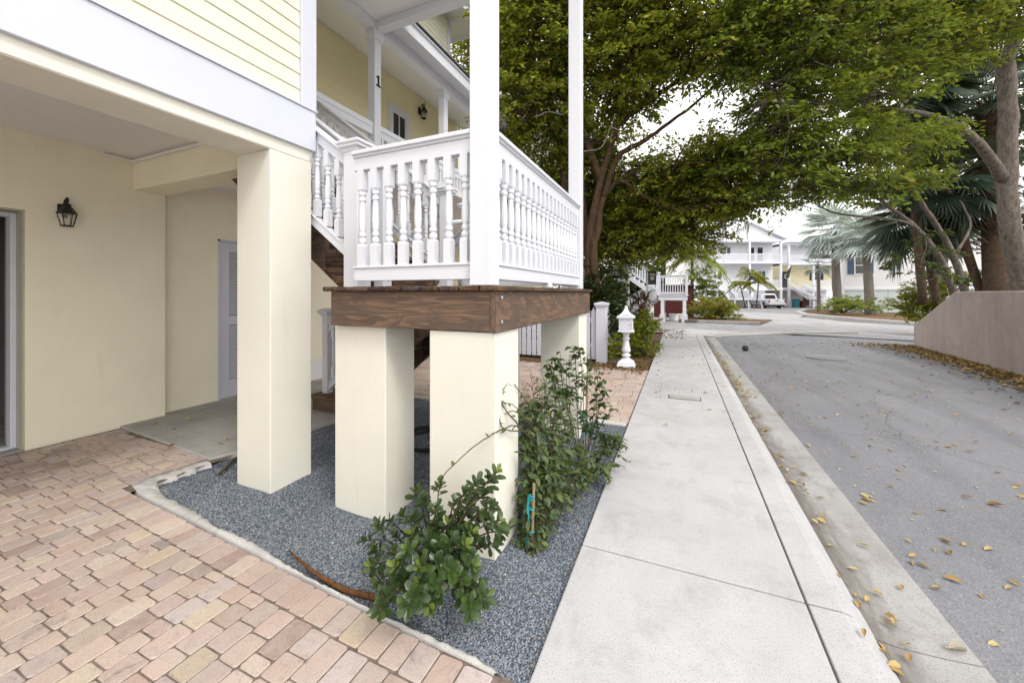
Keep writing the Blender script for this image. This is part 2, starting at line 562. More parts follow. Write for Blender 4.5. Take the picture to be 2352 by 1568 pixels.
M['litter_brown'] = leafmat('fallen brown leaves', [(0.12, 0.065, 0.03), (0.20, 0.11, 0.045), (0.28, 0.17, 0.06), (0.07, 0.045, 0.03)], 0.1, 0.8, 0.15)
M['litter_pale'] = leafmat('fallen pale petals', [(0.40, 0.37, 0.30), (0.30, 0.26, 0.2), (0.5, 0.47, 0.38)], 0.1, 0.7, 0.2)
M['bark_brown'] = bark('brown fig bark', (0.045, 0.028, 0.017), (0.14, 0.09, 0.055))
M['bark_grey'] = bark('grey smooth bark', (0.055, 0.043, 0.034), (0.24, 0.21, 0.18), (7, 7, 2.2))
M['bark_palm'] = bark('ringed palm bark', (0.13, 0.115, 0.10), (0.25, 0.225, 0.2), (6, 6, 3), 5.0)
M['bark_boot'] = bark('booted palm trunk', (0.035, 0.022, 0.014), (0.16, 0.11, 0.075), (7, 7, 12))
M['stem'] = plain('woody stem', (0.075, 0.065, 0.035), 0.8, 0.2)
M['stemdry'] = bark('dry orange brown stem', (0.07, 0.032, 0.015), (0.24, 0.115, 0.05), (20, 20, 20))
M['stake'] = plain('bamboo stake', (0.30, 0.24, 0.14), 0.7, 0.2)


def on_plane_x(px, py, X):
    r = -SN + CS * (px - CX) / FOC
    t = X / r
    return V((X, t * (CS + SN * (px - CX) / FOC), EYE + (HY - py) * t / FOC))


def on_plane_y(px, py, Y):
    r = CS + SN * (px - CX) / FOC
    t = Y / r
    return V((t * (-SN + CS * (px - CX) / FOC), Y, EYE + (HY - py) * t / FOC))
# ------------------------------------------------------------------ the setting
def struct(o):
    o['kind'] = 'structure'
    return o


def sheet(name, mat, xs, ys, zf, kind='structure'):
    b = MB()
    nx = len(xs)
    b.v = [(x, y, zf(x, y)) for y in ys for x in xs]
    b.f = [(j * nx + i, j * nx + i + 1, (j + 1) * nx + i + 1, (j + 1) * nx + i) for j in range(len(ys) - 1) for i in range(nx - 1)]
    o = b.build(name, mat)
    o['kind'] = kind
    return o


def poly_sheet(name, mat, pts, zf, kind='structure'):
    b = MB()
    b.v = [(x, y, zf(x, y)) for x, y in pts]
    b.f = [tuple(range(len(pts)))]
    o = b.build(name, mat)
    o['kind'] = kind
    return o


YS = [-12, -4, 0, 2, 4, 6, 8, 10, 12, 14, 17, 20, 25, 30, 40, 60, 90, 140, 220, 400]
sheet('ground', M['soil'], [-300, -60, -20, -6, 0, 6, 20, 60, 300], YS, lambda x, y: road_z(y) - 0.05)
# asphalt of the lane (X from the gutter to the pink wall) and the cross street beyond it, coloured paler for sunlight where the tree shade ends
sheet('road', M['asphalt'], [1.10, 2, 4, 6, 9, 20], [-12, -4, 0, 4, 8, 12, 14, 16.4], lambda x, y: road_z(y) + 0.004 + 0.02 * max(0, 1 - abs(x - 3.3) / 2.2))
poly_sheet('cross_street', M['asphalt_sunlit'], [(-14, 16.2), (1.4, 15.4), (3.0, 17.2), (4.7, 16.6), (6.6, 15.9), (20, 15.2), (60, 15), (60, 27), (11, 23.5), (8.4, 27), (7.6, 32), (9, 36), (14, 42), (30, 60), (-3, 60), (-3, 26), (-14, 24)],
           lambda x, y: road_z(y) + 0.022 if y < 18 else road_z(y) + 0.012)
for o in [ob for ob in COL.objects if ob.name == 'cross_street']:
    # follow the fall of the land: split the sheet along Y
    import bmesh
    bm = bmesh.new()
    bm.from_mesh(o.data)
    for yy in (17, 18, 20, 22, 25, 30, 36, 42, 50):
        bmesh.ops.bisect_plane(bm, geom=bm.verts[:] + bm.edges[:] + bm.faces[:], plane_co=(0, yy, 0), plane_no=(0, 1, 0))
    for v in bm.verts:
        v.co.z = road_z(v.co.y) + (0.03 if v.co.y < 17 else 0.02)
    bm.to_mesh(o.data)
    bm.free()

# pavement slabs: one mesh, each bay with eased edges and open joints
JY = [-6.17, -4.11, -2.05, 0.07, 2.13, 4.2, 6.25, 8.3, 10.35, 12.4, 14.6]


def bays(x0, x1, b, zt=0.0, gap=0.0035, xf=None):
    for y0, y1 in zip(JY[:-1], JY[1:]):
        n = 4
        for k in range(n):
            pass
        dz = 0.0
        b.box(x0 + gap, x1 - gap, y0 + gap, y1 - gap, -0.14, zt + dz)
    return b


side = bays(-0.5, 0.53, MB()).build('sidewalk', M['walk'], bevel=0.008, seg=2)
struct(side)
# kerb: flat top strip then a rolled face into the gutter
cb = MB()
prof = [(0.53 + 0.0045, -0.14), (0.53 + 0.0045, 0.0), (0.66, 0.002), (0.695, -0.006), (0.72, -0.025), (0.735, -0.042), (0.752, -0.058), (0.776, -0.0795), (0.775, -0.14)]
for y0, y1 in zip(JY[:-1], JY[1:]):
    cb.prism([(x, y0 + 0.005, z) for x, z in prof], (0, y1 - y0 - 0.010, 0))
struct(cb.build('curb', M['walk'], bevel=0.004))
gb = MB()
prof = [(0.765, -0.16), (0.765, -0.0795), (0.86, -0.088), (1.0, -0.081), (1.105, -0.070), (1.12, -0.16)]
for y0, y1 in zip(JY[:-1], JY[1:]):
    gb.prism([(x, y0 + 0.003, z) for x, z in prof], (0, y1 - y0 - 0.006, 0))
struct(gb.build('gutter', M['gutter']))
jb = MB()
jb.box(-0.49, 1.10, -6, 14.4, -0.2, -0.062 - 0.035)
jb.box(-0.48, 0.64, -6, 14.4, -0.098, -0.007)
struct(jb.build('joint_filler', M['joint']))
# the gutter swings out across the mouth of the cross street as a shallow concrete valley
vb = MB()
cl = [(0.95, 14.5), (1.15, 15.0), (1.7, 15.6), (2.6, 16.4), (3.8, 17.4), (6, 18.6)]
for (xa, ya), (xb, yb) in zip(cl[:-1], cl[1:]):
    dx, dy = xb - xa, yb - ya
    L = math.hypot(dx, dy)
    nx_, ny_ = -dy / L * 0.32, dx / L * 0.32
    vb.prism([(xa - nx_, ya - ny_, -0.16), (xb - nx_, yb - ny_, -0.16), (xb + nx_, yb + ny_, -0.16), (xa + nx_, ya + ny_, -0.16)], (0, 0, 0.098))
struct(vb.build('valley_gutter', M['slab']))
ap = MB()
ap.prism([(-0.5, 14.61, -0.16), (0.93, 14.61, -0.16), (1.35, 15.55, -0.16), (2.2, 16.5, -0.16), (0.4, 17.2, -0.16), (-0.35, 16.0, -0.16)], (0, 0, 0.125))
struct(ap.build('corner_ramp', M['walk'], bevel=0.02))


# ---- brick driveway: every paver is its own little tumbled block in one mesh
def paver(b, x0, x1, y0, y1, z=0.0, g=0.0014, ch=0.005, jit=0.0014, rot=0.0):
    j = lambda: random.uniform(-jit, jit)
    z += random.uniform(-0.0015, 0.0015)
    c = [(x0 + g + j(), y0 + g + j()), (x1 - g + j(), y0 + g + j()), (x1 - g + j(), y1 - g + j()), (x0 + g + j(), y1 - g + j())]
    cx_, cy_ = sum(p[0] for p in c) / 4, sum(p[1] for p in c) / 4
    # rounded corners: eight-sided top
    def ring(ins, zz):
        out = []
        for k in range(4):
            p, q, r = V(c[k - 1] + (0,)), V(c[k] + (0,)), V(c[(k + 1) % 4] + (0,))
            e1, e2 = (p - q).normalized(), (r - q).normalized()
            qq = q + (e1 + e2) * ins
            rr = random.uniform(0.005, 0.011)
            a, d = qq + e1 * rr, qq + e2 * rr
            out += [(a.x, a.y, zz), (d.x, d.y, zz)]
        return out
    tilt = (random.uniform(-0.016, 0.016), random.uniform(-0.016, 0.016))
    up = [(x, y, zz + (x - cx_) * tilt[0] + (y - cy_) * tilt[1]) for x, y, zz in ring(ch, z)]
    md = ring(0.001, z - ch)
    lo = ring(0.0, z - 0.04)
    vs = up + md + lo
    fs = [tuple(range(8))]
    for k in range(8):
        k2 = (k + 1) % 8
        fs.append((k, k + 8, k2 + 8, k2))
        fs.append((k + 8, k + 16, k2 + 16, k2 + 8))
    b.add(vs, fs)


def inner_edge(x):
    return 1.15 + (-1.25 - x) * 0.054


bk = MB()
PX = 0.108
nrow = int((6.2 - 0.52) / PX)
for i in range(nrow):
    x1 = -0.55 - i * PX
    x0 = x1 - PX
    xm = (x0 + x1) / 2
    top = inner_edge(xm) if xm > -3.64 else (inner_edge(xm) + 0.15) if xm > -3.72 else (2.0 if xm > -5.1 else (2.06 if xm > -5.36 else 1.42))
    y = -1.4 + random.uniform(0, 0.15)
    if xm > -0.62: continue
    while y < top - 0.015:
        L = random.choice([0.07, 0.11, 0.115, 0.13, 0.13, 0.145])
        e = min(y + L, top)
        if top - e < 0.05: e = top
        if x0 > -5.36 or e < 1.43:
            paver(bk, x0, x1, y, e)
        y = e
# soldier course along the gravel, then up along the mortar edging to the slab
x = -0.62
while x > -3.62:
    w = random.choice([0.095, 0.10, 0.108, 0.125])
    yi = inner_edge(x - w / 2)
    paver(bk, x - w, x, yi + 0.002, yi + 0.15, jit=0.0015)
    x -= w
driveway = struct(bk.build('brick_driveway', M['brick']))
struct(sheet('driveway_bed', M['mortar'], [-8, -5, -3, -0.5], [-4, 0, 1.28], lambda x, y: -0.0045))
poly_sheet('driveway_bed_inner', M['mortar'], [(-5.34, 1.28), (-3.55, 1.28), (-3.55, 2.1), (-5.34, 2.1)], lambda x, y: -0.0047)

# the second brick yard, past the gravel
b2 = MB()
yy = 4.36
while yy < 7.35:
    xx = -6.0 + random.uniform(0, 0.2)
    while xx < -0.52:
        w = random.choice([0.18, 0.24])
        paver(b2, xx, min(xx + w, -0.508), yy, yy + 0.122, z=-0.012, jit=0.002)
        xx += w
    yy += 0.124
struct(b2.build('brick_yard', M['brick']))
struct(sheet('yard_bed', M['mortar'], [-6.2, -3, -0.503], [4.3, 6, 7.42], lambda x, y: -0.024))

# patio slab under the house
sb = MB()
sb.prism([(-5.5, 2.075, -0.12), (-3.62, 1.96, -0.12), (-3.52, 2.2, -0.12), (-3.46, 3.15, -0.12), (-3.42, 3.7, -0.12), (-3.42, 4.3, -0.12), (-5.5, 4.3, -0.12)], (0, 0, 0.135))
struct(sb.build('patio_slab', M['slab'], bevel=0.008))
# rough white mortar edging round the gravel
eb = MB()
ctrl = [(-3.66, 1.95, -3.54, 1.93), (-3.68, 1.75, -3.53, 1.75), (-3.71, 1.57, -3.56, 1.59), (-3.65, 1.475, -3.49, 1.545), (-3.46, 1.44, -3.31, 1.50), (-3.16, 1.42, -3.08, 1.485),
        (-2.83, 1.40, -2.80, 1.46), (-2.50, 1.385, -2.52, 1.415), (-2.47, 1.383, -2.46, 1.425), (-2.16, 1.362, -2.18, 1.415), (-1.90, 1.345, -1.86, 1.37), (-1.70, 1.337, -1.68, 1.345),
        (-1.45, 1.32, -1.42, 1.33), (-1.2, 1.305, -1.15, 1.312), (-0.90, 1.29, -0.86, 1.315), (-0.74, 1.28, -0.70, 1.31), (-0.60, 1.27, -0.56, 1.275)]
P = []
for a, b_ in zip(ctrl[:-1], ctrl[1:]):
    n = max(2, int(math.hypot(b_[0] - a[0], b_[1] - a[1]) / 0.022))
    for i in range(n):
        P.append([a[q] + (b_[q] - a[q]) * i / n for q in range(4)])
vs, fs = [], []
for k, (ox, oy, gx, gy) in enumerate(P):
    t = random.uniform(0.82, 1.15)
    gx, gy = ox + (gx - ox) * t, oy + (gy - oy) * t
    h = random.uniform(0.0, 0.008)
    vs += [(ox, oy, -0.05), (ox, oy, h - 0.003), ((ox + gx) / 2, (oy + gy) / 2, h + 0.003), (ox + (gx - ox) * 0.85, oy + (gy - oy) * 0.85, h - 0.002), (gx, gy, -0.022), (gx, gy, -0.06)]
for k in range(len(P) - 1):
    for q in range(5):
        fs.append((k * 6 + q, k * 6 + q + 1, k * 6 + 6 + q + 1, k * 6 + 6 + q))
eb.add(vs, fs)
struct(eb.build('mortar_edging', M['curbwhite'], smooth=True))
# the far rim of the gravel, by the second yard
fb = MB()
yy = [(-0.52, 4.28), (-0.9, 4.30), (-1.4, 4.27), (-2.0, 4.30), (-2.8, 4.28), (-3.42, 4.30)]
for (xa, ya), (xb, yb) in zip(yy[:-1], yy[1:]):
    fb.bar((xa, ya, -0.03), (xb, yb, -0.03), 0.09, 0.06)
struct(fb.build('yard_edging', M['curbwhite'], bevel=0.01))

# ---- gravel: a lumpy bed plus loose stones near the viewer
def gz(x, y):
    z = -0.028 + 0.009 * math.sin(x * 4.3 + 1.1) * math.cos(y * 3.7) + 0.005 * math.sin(x * 11 + y * 9)
    for px, py in ((-1.1, 2.0), (-1.88, 2.03), (-2.83, 1.98)):
        d = max(abs(px - x), abs(py - y))
        z += 0.022 * max(0, 1 - abs(d - 0.24) / 0.14) * (0.6 + 0.4 * math.sin(x * 17 + y * 13))
    return z


def in_bed(x, y):
    if x < -0.9 and y < 1.36 - (x + 0.9) * 0.052: return False
    if y < 1.285: return False
    if x < -3.42 and y > 1.95: return False
    if x < -3.5: return False
    for x0, x1, y0, y1 in ((-3.02, -2.65, 1.82, 2.15), (-2.1, -1.67, 1.88, 2.17), (-1.31, -0.89, 1.84, 2.16)):
        if x0 < x < x1 and y0 < y < y1: return False
    return True


n = 60
gx = [-3.6 + i * (3.6 - 0.505) / n for i in range(n + 1)]
gy = [1.26 + i * (4.26 - 1.26) / n for i in range(n + 1)]
tag(sheet('gravel', M['gravel'], gx, gy, gz, kind='stuff'), kind='stuff')
base = np.array([(0, 0, 1), (1, 0, 0), (0, 1, 0), (-1, 0, 0), (0, -1, 0), (0, 0, -1)], float)
octf = np.array([(0, 1, 2), (0, 2, 3), (0, 3, 4), (0, 4, 1), (5, 2, 1), (5, 3, 2), (5, 4, 3), (5, 1, 4)])
pts = []
while len(pts) < 36000:
    x = random.uniform(-3.55, -0.505)
    y = 1.27 + (4.2 - 1.27) * random.random() ** 2.2
    if in_bed(x, y): pts.append((x, y, gz(x, y)))
pts = np.array(pts)
N = len(pts)
sz = rng.uniform(0.0035, 0.0078, (N, 1)) * np.where(rng.random((N, 1)) < 0.04, 1.5, 1.0)
ang = rng.uniform(0, 2 * np.pi, N)
sc3 = np.stack([rng.uniform(0.8, 1.4, N), rng.uniform(0.7, 1.1, N), rng.uniform(0.45, 0.8, N)], 1)
vv = base[None] * sc3[:, None, :] * sz[:, None, :]
ca, sa = np.cos(ang)[:, None], np.sin(ang)[:, None]
vx = vv[:, :, 0] * ca - vv[:, :, 1] * sa
vy = vv[:, :, 0] * sa + vv[:, :, 1] * ca
tl = rng.normal(0, 0.4, (N, 1))
vz = vv[:, :, 2] + vx * tl
vv = np.stack([vx, vy, vz], 2) + pts[:, None, :]
ff = octf[None] + (np.arange(N) * 6)[:, None, None]
tag(np_mesh('gravel_stones', vv.reshape(-1, 3), ff.reshape(-1, 3), M['stone']), kind='stuff')

# planting strip beyond the second yard, and the far island and verge
struct(sheet('planting_strip', M['mulch'], [-9, -5, -2, -0.52], [7.42, 9, 12, 14.2], lambda x, y: -0.015 + 0.01 * math.sin(x * 3 + y * 2)))
# ------------------------------------------------------------------ the yellow house
house = thing('yellow_house', 'pale yellow raised house with open carport, white trim and upper porch', 'house', (-4.2, 2.2, 0))


def part(b, name, mat, parent=None, **kw):
    return b.build(name, mat, parent if parent is not None else house, **kw)


# ground floor walls of the carport
b = MB()
b.prism([(-5.75, y, z) for y, z in ((2.45, -0.1), (2.45, 2.83), (-6, 2.83), (-6, -0.1), (0.2, -0.1), (0.2, 2.14), (1.43, 2.14), (1.43, -0.1))], (0.4, 0, 0))
part(b, 'carport_wall', M['yellow'])
b = MB()
b.prism([(-5.74, y, z) for y, z in ((9.0, -0.1), (9.0, 2.829), (2.451, 2.829), (2.451, -0.1), (3.06, -0.1), (3.06, 2.085), (3.98, 2.085), (3.98, -0.1))], (0.28, 0, 0))
b.box(-5.46, -3.0, 8.8, 9.0, -0.1, 2.75)
part(b, 'recess_wall', M['yellow'])
# shallow plinth line at the back of the stair
b = MB()
b.box(-5.46, -5.43, 4.0, 8.8, -0.05, 0.32)
part(b, 'plinth', M['ceil'])
b = MB()
b.box(-5.46, -3.0, -6.0, 9.0, 2.83, 2.92)
part(b, 'carport_ceiling', M['ceil'])
b = MB()
b.box(-5.35, -3.0, 2.17, 2.45, 2.50, 2.83)
part(b, 'cross_beam', M['yellow'], bevel=0.008)
b = MB()
b.box(-3.0, -2.65, -6.0, 2.15, 2.42, 2.83)
part(b, 'carport_beam', M['cream'], bevel=0.008)
b = MB()
b.box(-3.02, -2.648, 1.82, 2.152, -0.1, 2.42)
part(b, 'pillar', M['cream'], bevel=0.006, seg=2)
# conduit that runs round the ceiling corner
b = MB()
b.tube([(-5.32, 1.93, 2.86), (-5.32, 1.93, 2.80), (-5.32, 2.15, 2.795), (-5.2, 2.15, 2.795), (-3.05, 2.15, 2.795)], 0.014, 8)
part(b, 'conduit', M['ceil'], smooth=True)
# upper storey over the carport: white band board, lap siding, corner board
b = MB()
b.box(-2.649, -2.622, -6.0, 2.172, 2.51, 2.815)
b.box(-3.02, -2.649, 2.1525, 2.172, 2.51, 2.815)
part(b, 'band_board', M['trim'], bevel=0.003)
b = MB()
b.box(-2.70, -2.61, -6, 2.178, 2.816, 2.826)
part(b, 'drip_cap', M['trim'])


def laps(b, axis, pos, out, a0, a1, z0, z1, e=0.118, th=0.011):
    """lap siding on a wall; axis 'x' -> wall is the plane x=pos facing out (+1/-1), runs a0..a1 in y"""
    z = z0
    while z < z1:
        zt = min(z + e, z1)
        pr = [(pos, z), (pos + out * th, z), (pos + out * 0.002, zt), (pos, zt)]
        if axis == 'x':
            b.prism([(p, a0, q) for p, q in pr], (0, a1 - a0, 0))
        else:
            b.prism([(a0, p, q) for p, q in pr], (a1 - a0, 0, 0))
        z = zt


b = MB()
b.box(-2.75, -2.651, -6.0, 2.15, 2.835, 6.2)
b.box(-5.5, -2.75, 2.05, 2.15, 2.93, 6.2)
laps(b, 'x', -2.65, 1, -6.0, 2.045, 2.828, 6.2)
laps(b, 'y', 2.151, 1, -5.4, -2.66, 2.94, 6.2)
part(b, 'siding_wall', M['siding'])
b = MB()
b.box(-2.66, -2.622, 2.05, 2.178, 2.828, 6.2)
b.box(-2.78, -2.66, 2.15, 2.178, 2.828, 6.2)
part(b, 'corner_board', M['trim'], bevel=0.003)
b = MB()
b.prism([(-2.3, -6.2, 6.2), (-5.9, -6.2, 7.9), (-5.9, -6.2, 8.0), (-2.3, -6.2, 6.3)], (0, 8.4, 0))
part(b, 'roof', M['shingle'])

# the doorway at the left: dim room behind a white sliding frame
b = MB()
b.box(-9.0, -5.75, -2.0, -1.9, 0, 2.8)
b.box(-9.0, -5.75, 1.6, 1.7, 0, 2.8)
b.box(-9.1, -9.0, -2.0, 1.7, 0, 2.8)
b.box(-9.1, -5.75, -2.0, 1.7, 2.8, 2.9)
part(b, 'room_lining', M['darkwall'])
b = MB()
b.box(-9.0, -5.36, -1.9, 1.6, -0.08, 0.006)
part(b, 'room_floor', M['slab'])
b = MB()
b.box(-5.752, -5.36, 1.415, 1.4295, 0.0, 2.13)
b.box(-5.752, -5.36, 0.2, 1.415, 2.125, 2.1385)
part(b, 'door_reveal', M['jamb'])
door = MB()
for y0, y1 in ((1.376, 1.414), (0.25, 0.32)):
    door.box(-5.56, -5.47, y0, y1, 0.01, 2.12)
door.box(-5.56, -5.47, 0.32, 1.376, 2.08, 2.12)
door.box(-5.56, -5.47, 0.25, 1.376, 0.007, 0.03)
part(door, 'sliding_door_frame', M['trim'], bevel=0.004)

# louvred door in the recess
ld = MB()
Y0, Y1, X = 3.09, 3.96, -5.475
ld.box(X - 0.04, X, Y0, Y0 + 0.115, 0.03, 2.07)
ld.box(X - 0.04, X, Y1 - 0.115, Y1, 0.03, 2.07)
for z0, z1 in ((0.03, 0.26), (0.98, 1.10), (1.95, 2.07)):
    ld.box(X - 0.04, X, Y0 + 0.115, Y1 - 0.115, z0, z1)
ldo = part(ld, 'louvre_door', M['trim'], bevel=0.003)
lv = MB()
for za, zb in ((0.27, 0.98), (1.11, 1.95)):
    z = za
    while z < zb - 0.01:
        lv.prism([(X - 0.034, Y0 + 0.116, z + 0.03), (X - 0.004, Y0 + 0.116, z), (X - 0.004, Y0 + 0.116, z + 0.007), (X - 0.034, Y0 + 0.116, z + 0.037)], (0, Y1 - Y0 - 0.232, 0))
        z += 0.037
part(lv, 'louvre_panel', M['trim'], ldo)
lv = MB()
lv.box(X - 0.039, X - 0.036, Y0 + 0.116, Y1 - 0.116, 0.261, 1.949)
part(lv, 'louvre_backing', M['darkwall'], ldo)
for zh in (0.32, 1.03, 1.80):
    h = MB()
    h.tube([(X + 0.004, Y0 - 0.008, zh - 0.05), (X + 0.004, Y0 - 0.008, zh + 0.05)], 0.008, 8)
    part(h, 'hinge', M['steel'], ldo)
dc = MB()
dc.box(-5.52, -5.458, 3.055, 3.084, 0.0, 2.10)
dc.box(-5.52, -5.458, 3.966, 3.99, 0.0, 2.10)
dc.box(-5.52, -5.458, 3.055, 3.99, 2.075, 2.10)
part(dc, 'door_casing', M['trim'])

# ---- upper porch
b = MB()
b.box(-5.6, -4.02, 2.2, 9.2, 2.72, 2.9)
part(b, 'porch_floor', M['ceil'])
b = MB()
b.box(-5.75, -5.612, 2.18, 9.2, 2.9, 6.6)
laps(b, 'x', -5.612, 1, 2.18, 9.2, 2.9, 6.05, 0.15, 0.006)
part(b, 'porch_wall', M['porchwall'])
for cy in (4.39, 6.19, 8.0, 2.4):
    b = MB()
    b.box(-4.165, -4.035, cy - 0.065, cy + 0.065, 2.9, 5.06)
    col = part(b, 'porch_column', M['white'], bevel=0.004)
    c = MB()
    c.box(-4.19, -4.01, cy - 0.09, cy + 0.09, 5.08, 5.22)
    c.box(-4.175, -4.025, cy - 0.075, cy + 0.075, 5.05, 5.08)
    part(c, 'capital', M['white'], col, bevel=0.004)
    c = MB()
    c.box(-4.18, -4.02, cy - 0.08, cy + 0.08, 2.902, 3.05)
    part(c, 'column_base', M['white'], col, bevel=0.004)
    if cy == 4.39:
        # house number on the road side of the post
        d = MB()
        xx, zc, yc = -4.034, 4.49, cy + 0.005
        d.box(xx, xx + 0.012, yc - 0.013, yc + 0.013, zc - 0.078, zc + 0.08)
        d.box(xx, xx + 0.0118, yc - 0.04, yc - 0.0131, zc - 0.078, zc - 0.056)
        d.box(xx, xx + 0.0118, yc + 0.0131, yc + 0.04, zc - 0.078, zc - 0.056)
        d.prism([(xx, yc - 0.0131, zc + 0.08), (xx, yc - 0.0131, zc + 0.052), (xx, yc - 0.038, zc + 0.045), (xx, yc - 0.038, zc + 0.06)], (0.0116, 0, 0))
        part(d, 'house_number', M['iron'], col)
b = MB()
b.box(-4.175, -4.025, 2.2, 9.2, 5.22, 5.46)
part(b, 'porch_beam', M['white'], bevel=0.004)
b = MB()
b.prism([(-4.02, 2.2, 5.42), (-5.6, 2.2, 6.03), (-5.6, 2.2, 6.09), (-4.02, 2.2, 5.48)], (0, 7.0, 0))
part(b, 'porch_ceiling', M['ceil'])
b = MB()
b.prism([(-3.71, 4.5, 5.30), (-4.03, 4.5, 5.40), (-4.03, 4.5, 5.43), (-3.71, 4.5, 5.33)], (0, 4.7, 0))
part(b, 'eave_soffit', M['white'])
b = MB()
b.box(-3.71, -3.685, 4.46, 9.2, 5.27, 5.44)
b.box(-3.74, -3.655, 4.46, 9.21, 5.441, 5.475)
b.prism([(-3.72, 9.2, 5.28), (-5.6, 9.2, 6.2), (-5.6, 9.2, 6.42), (-3.72, 9.2, 5.45)], (0, 0.025, 0))
part(b, 'fascia', M['white'], bevel=0.003)
b = MB()
b.prism([(-3.63, 2.2, 5.478), (-5.7, 2.2, 6.45), (-5.7, 2.2, 6.50), (-3.63, 2.2, 5.505)], (0, 7.08, 0))
part(b, 'porch_roof', M['shingle'])
# porch guard rail
b = MB()
b.box(-4.14, -4.06, 3.36, 4.32, 3.80, 3.87)
b.box(-4.13, -4.07, 3.36, 4.32, 3.70, 3.80)
b.box(-4.15, -4.05, 3.36, 3.46, 2.9, 3.699)
for ya, yb in ((4.46, 6.12), (6.26, 7.93), (8.07, 9.2)):
    b.box(-4.15, -4.05, ya, yb, 3.80, 3.87)
    b.box(-4.13, -4.07, ya, yb, 3.70, 3.80)
    b.box(-4.13, -4.07, ya, yb, 3.0, 3.06)
    y = ya + 0.06
    while y < yb - 0.03:
        b.box(-4.12, -4.08, y, y + 0.04, 3.06, 3.70)
        y += 0.11
part(b, 'porch_rail', M['white'])
# window on the porch
ya, yb, za, zb = 6.50, 6.96, 3.9, 5.30
w = MB()
for q in ((ya - 0.11, ya, za - 0.11, zb + 0.11), (yb, yb + 0.11, za - 0.11, zb + 0.11)):
    w.box(-5.61, -5.565, q[0], q[1], q[2], q[3])
w.box(-5.61, -5.565, ya, yb, zb, zb + 0.11)
w.box(-5.61, -5.565, ya, yb, za - 0.11, za)
win = part(w, 'porch_window', M['white'], bevel=0.003)
w = MB()
zm = 4.66
for z0, z1 in ((za, za + 0.05), (zm, zm + 0.07), (zb - 0.04, zb)):
    w.box(-5.606, -5.58, ya + 0.001, yb - 0.001, z0, z1)
for y0, y1 in ((ya + 0.001, ya + 0.04), (yb - 0.04, yb - 0.001), ((ya + yb) / 2 - 0.012, (ya + yb) / 2 + 0.012)):
    w.box(-5.608, -5.583, y0, y1, za + 0.05, zb - 0.04)
part(w, 'sash', M['white'], win)
w = MB()
w.box(-5.607, -5.598, ya, yb, za, zb)
part(w, 'pane', M['pane'], win)
# casing of the porch door further along
w = MB()
w.box(-5.61, -5.57, 7.62, 7.74, 2.9, 5.0)
w.box(-5.61, -5.57, 8.6, 8.72, 2.9, 5.0)
w.box(-5.61, -5.57, 7.74, 8.6, 4.88, 5.0)
w.box(-5.61, -5.58, 7.74, 8.6, 2.9, 4.88)
part(w, 'porch_door', M['white'], bevel=0.003)

# ---- roof over the stair landing, on the two tall posts
b = MB()
b.box(-4.02, -0.80, 2.2, 4.46, 5.33, 5.36)
part(b, 'landing_ceiling', M['ceil'])
b = MB()
b.box(-4.02, -0.82, 4.33, 4.47, 5.22, 5.328)
b.box(-4.02, -0.82, 1.80, 1.95, 5.22, 5.328)
b.box(-1.03, -0.88, 1.951, 4.329, 5.222, 5.327)
part(b, 'landing_beam', M['white'], bevel=0.004)
b = MB()
b.box(-3.9, -0.78, 1.75, 4.5, 5.365, 5.55)
part(b, 'landing_roof', M['shingle'])

# ---- upper storey set back behind the porch roof
b = MB()
b.box(-5.75, -5.64, 2.2, 8.78, 6.4, 8.7)
b.box(-9, -5.75, 8.68, 8.78, 2.9, 8.7)
laps(b, 'x', -5.64, 1, 2.2, 8.68, 6.45, 8.7, 0.13)
part(b, 'dormer_wall', M['siding'])
b = MB()
b.box(-5.66, -5.61, 8.68, 8.82, 6.4, 8.7)
part(b, 'dormer_corner_board', M['trim'])
b = MB()
b.prism([(-5.75, 2.0, 8.70), (-4.95, 2.0, 8.55), (-4.95, 2.0, 8.58), (-5.75, 2.0, 8.73)], (0, 7.45, 0))
b.box(-9, -5.75, 8.78, 9.45, 8.70, 8.73)
part(b, 'dormer_soffit', M['ceil'])
b = MB()
b.box(-4.95, -4.92, 2.0, 9.47, 8.5, 8.72)
b.box(-9, -4.95, 9.45, 9.47, 8.55, 8.74)
part(b, 'dormer_fascia', M['white'])
b = MB()
b.prism([(-4.88, 2.0, 8.73), (-9, 2.0, 10.6), (-9, 2.0, 10.65), (-4.88, 2.0, 8.77)], (0, 7.52, 0))
part(b, 'dormer_roof', M['shingle'])


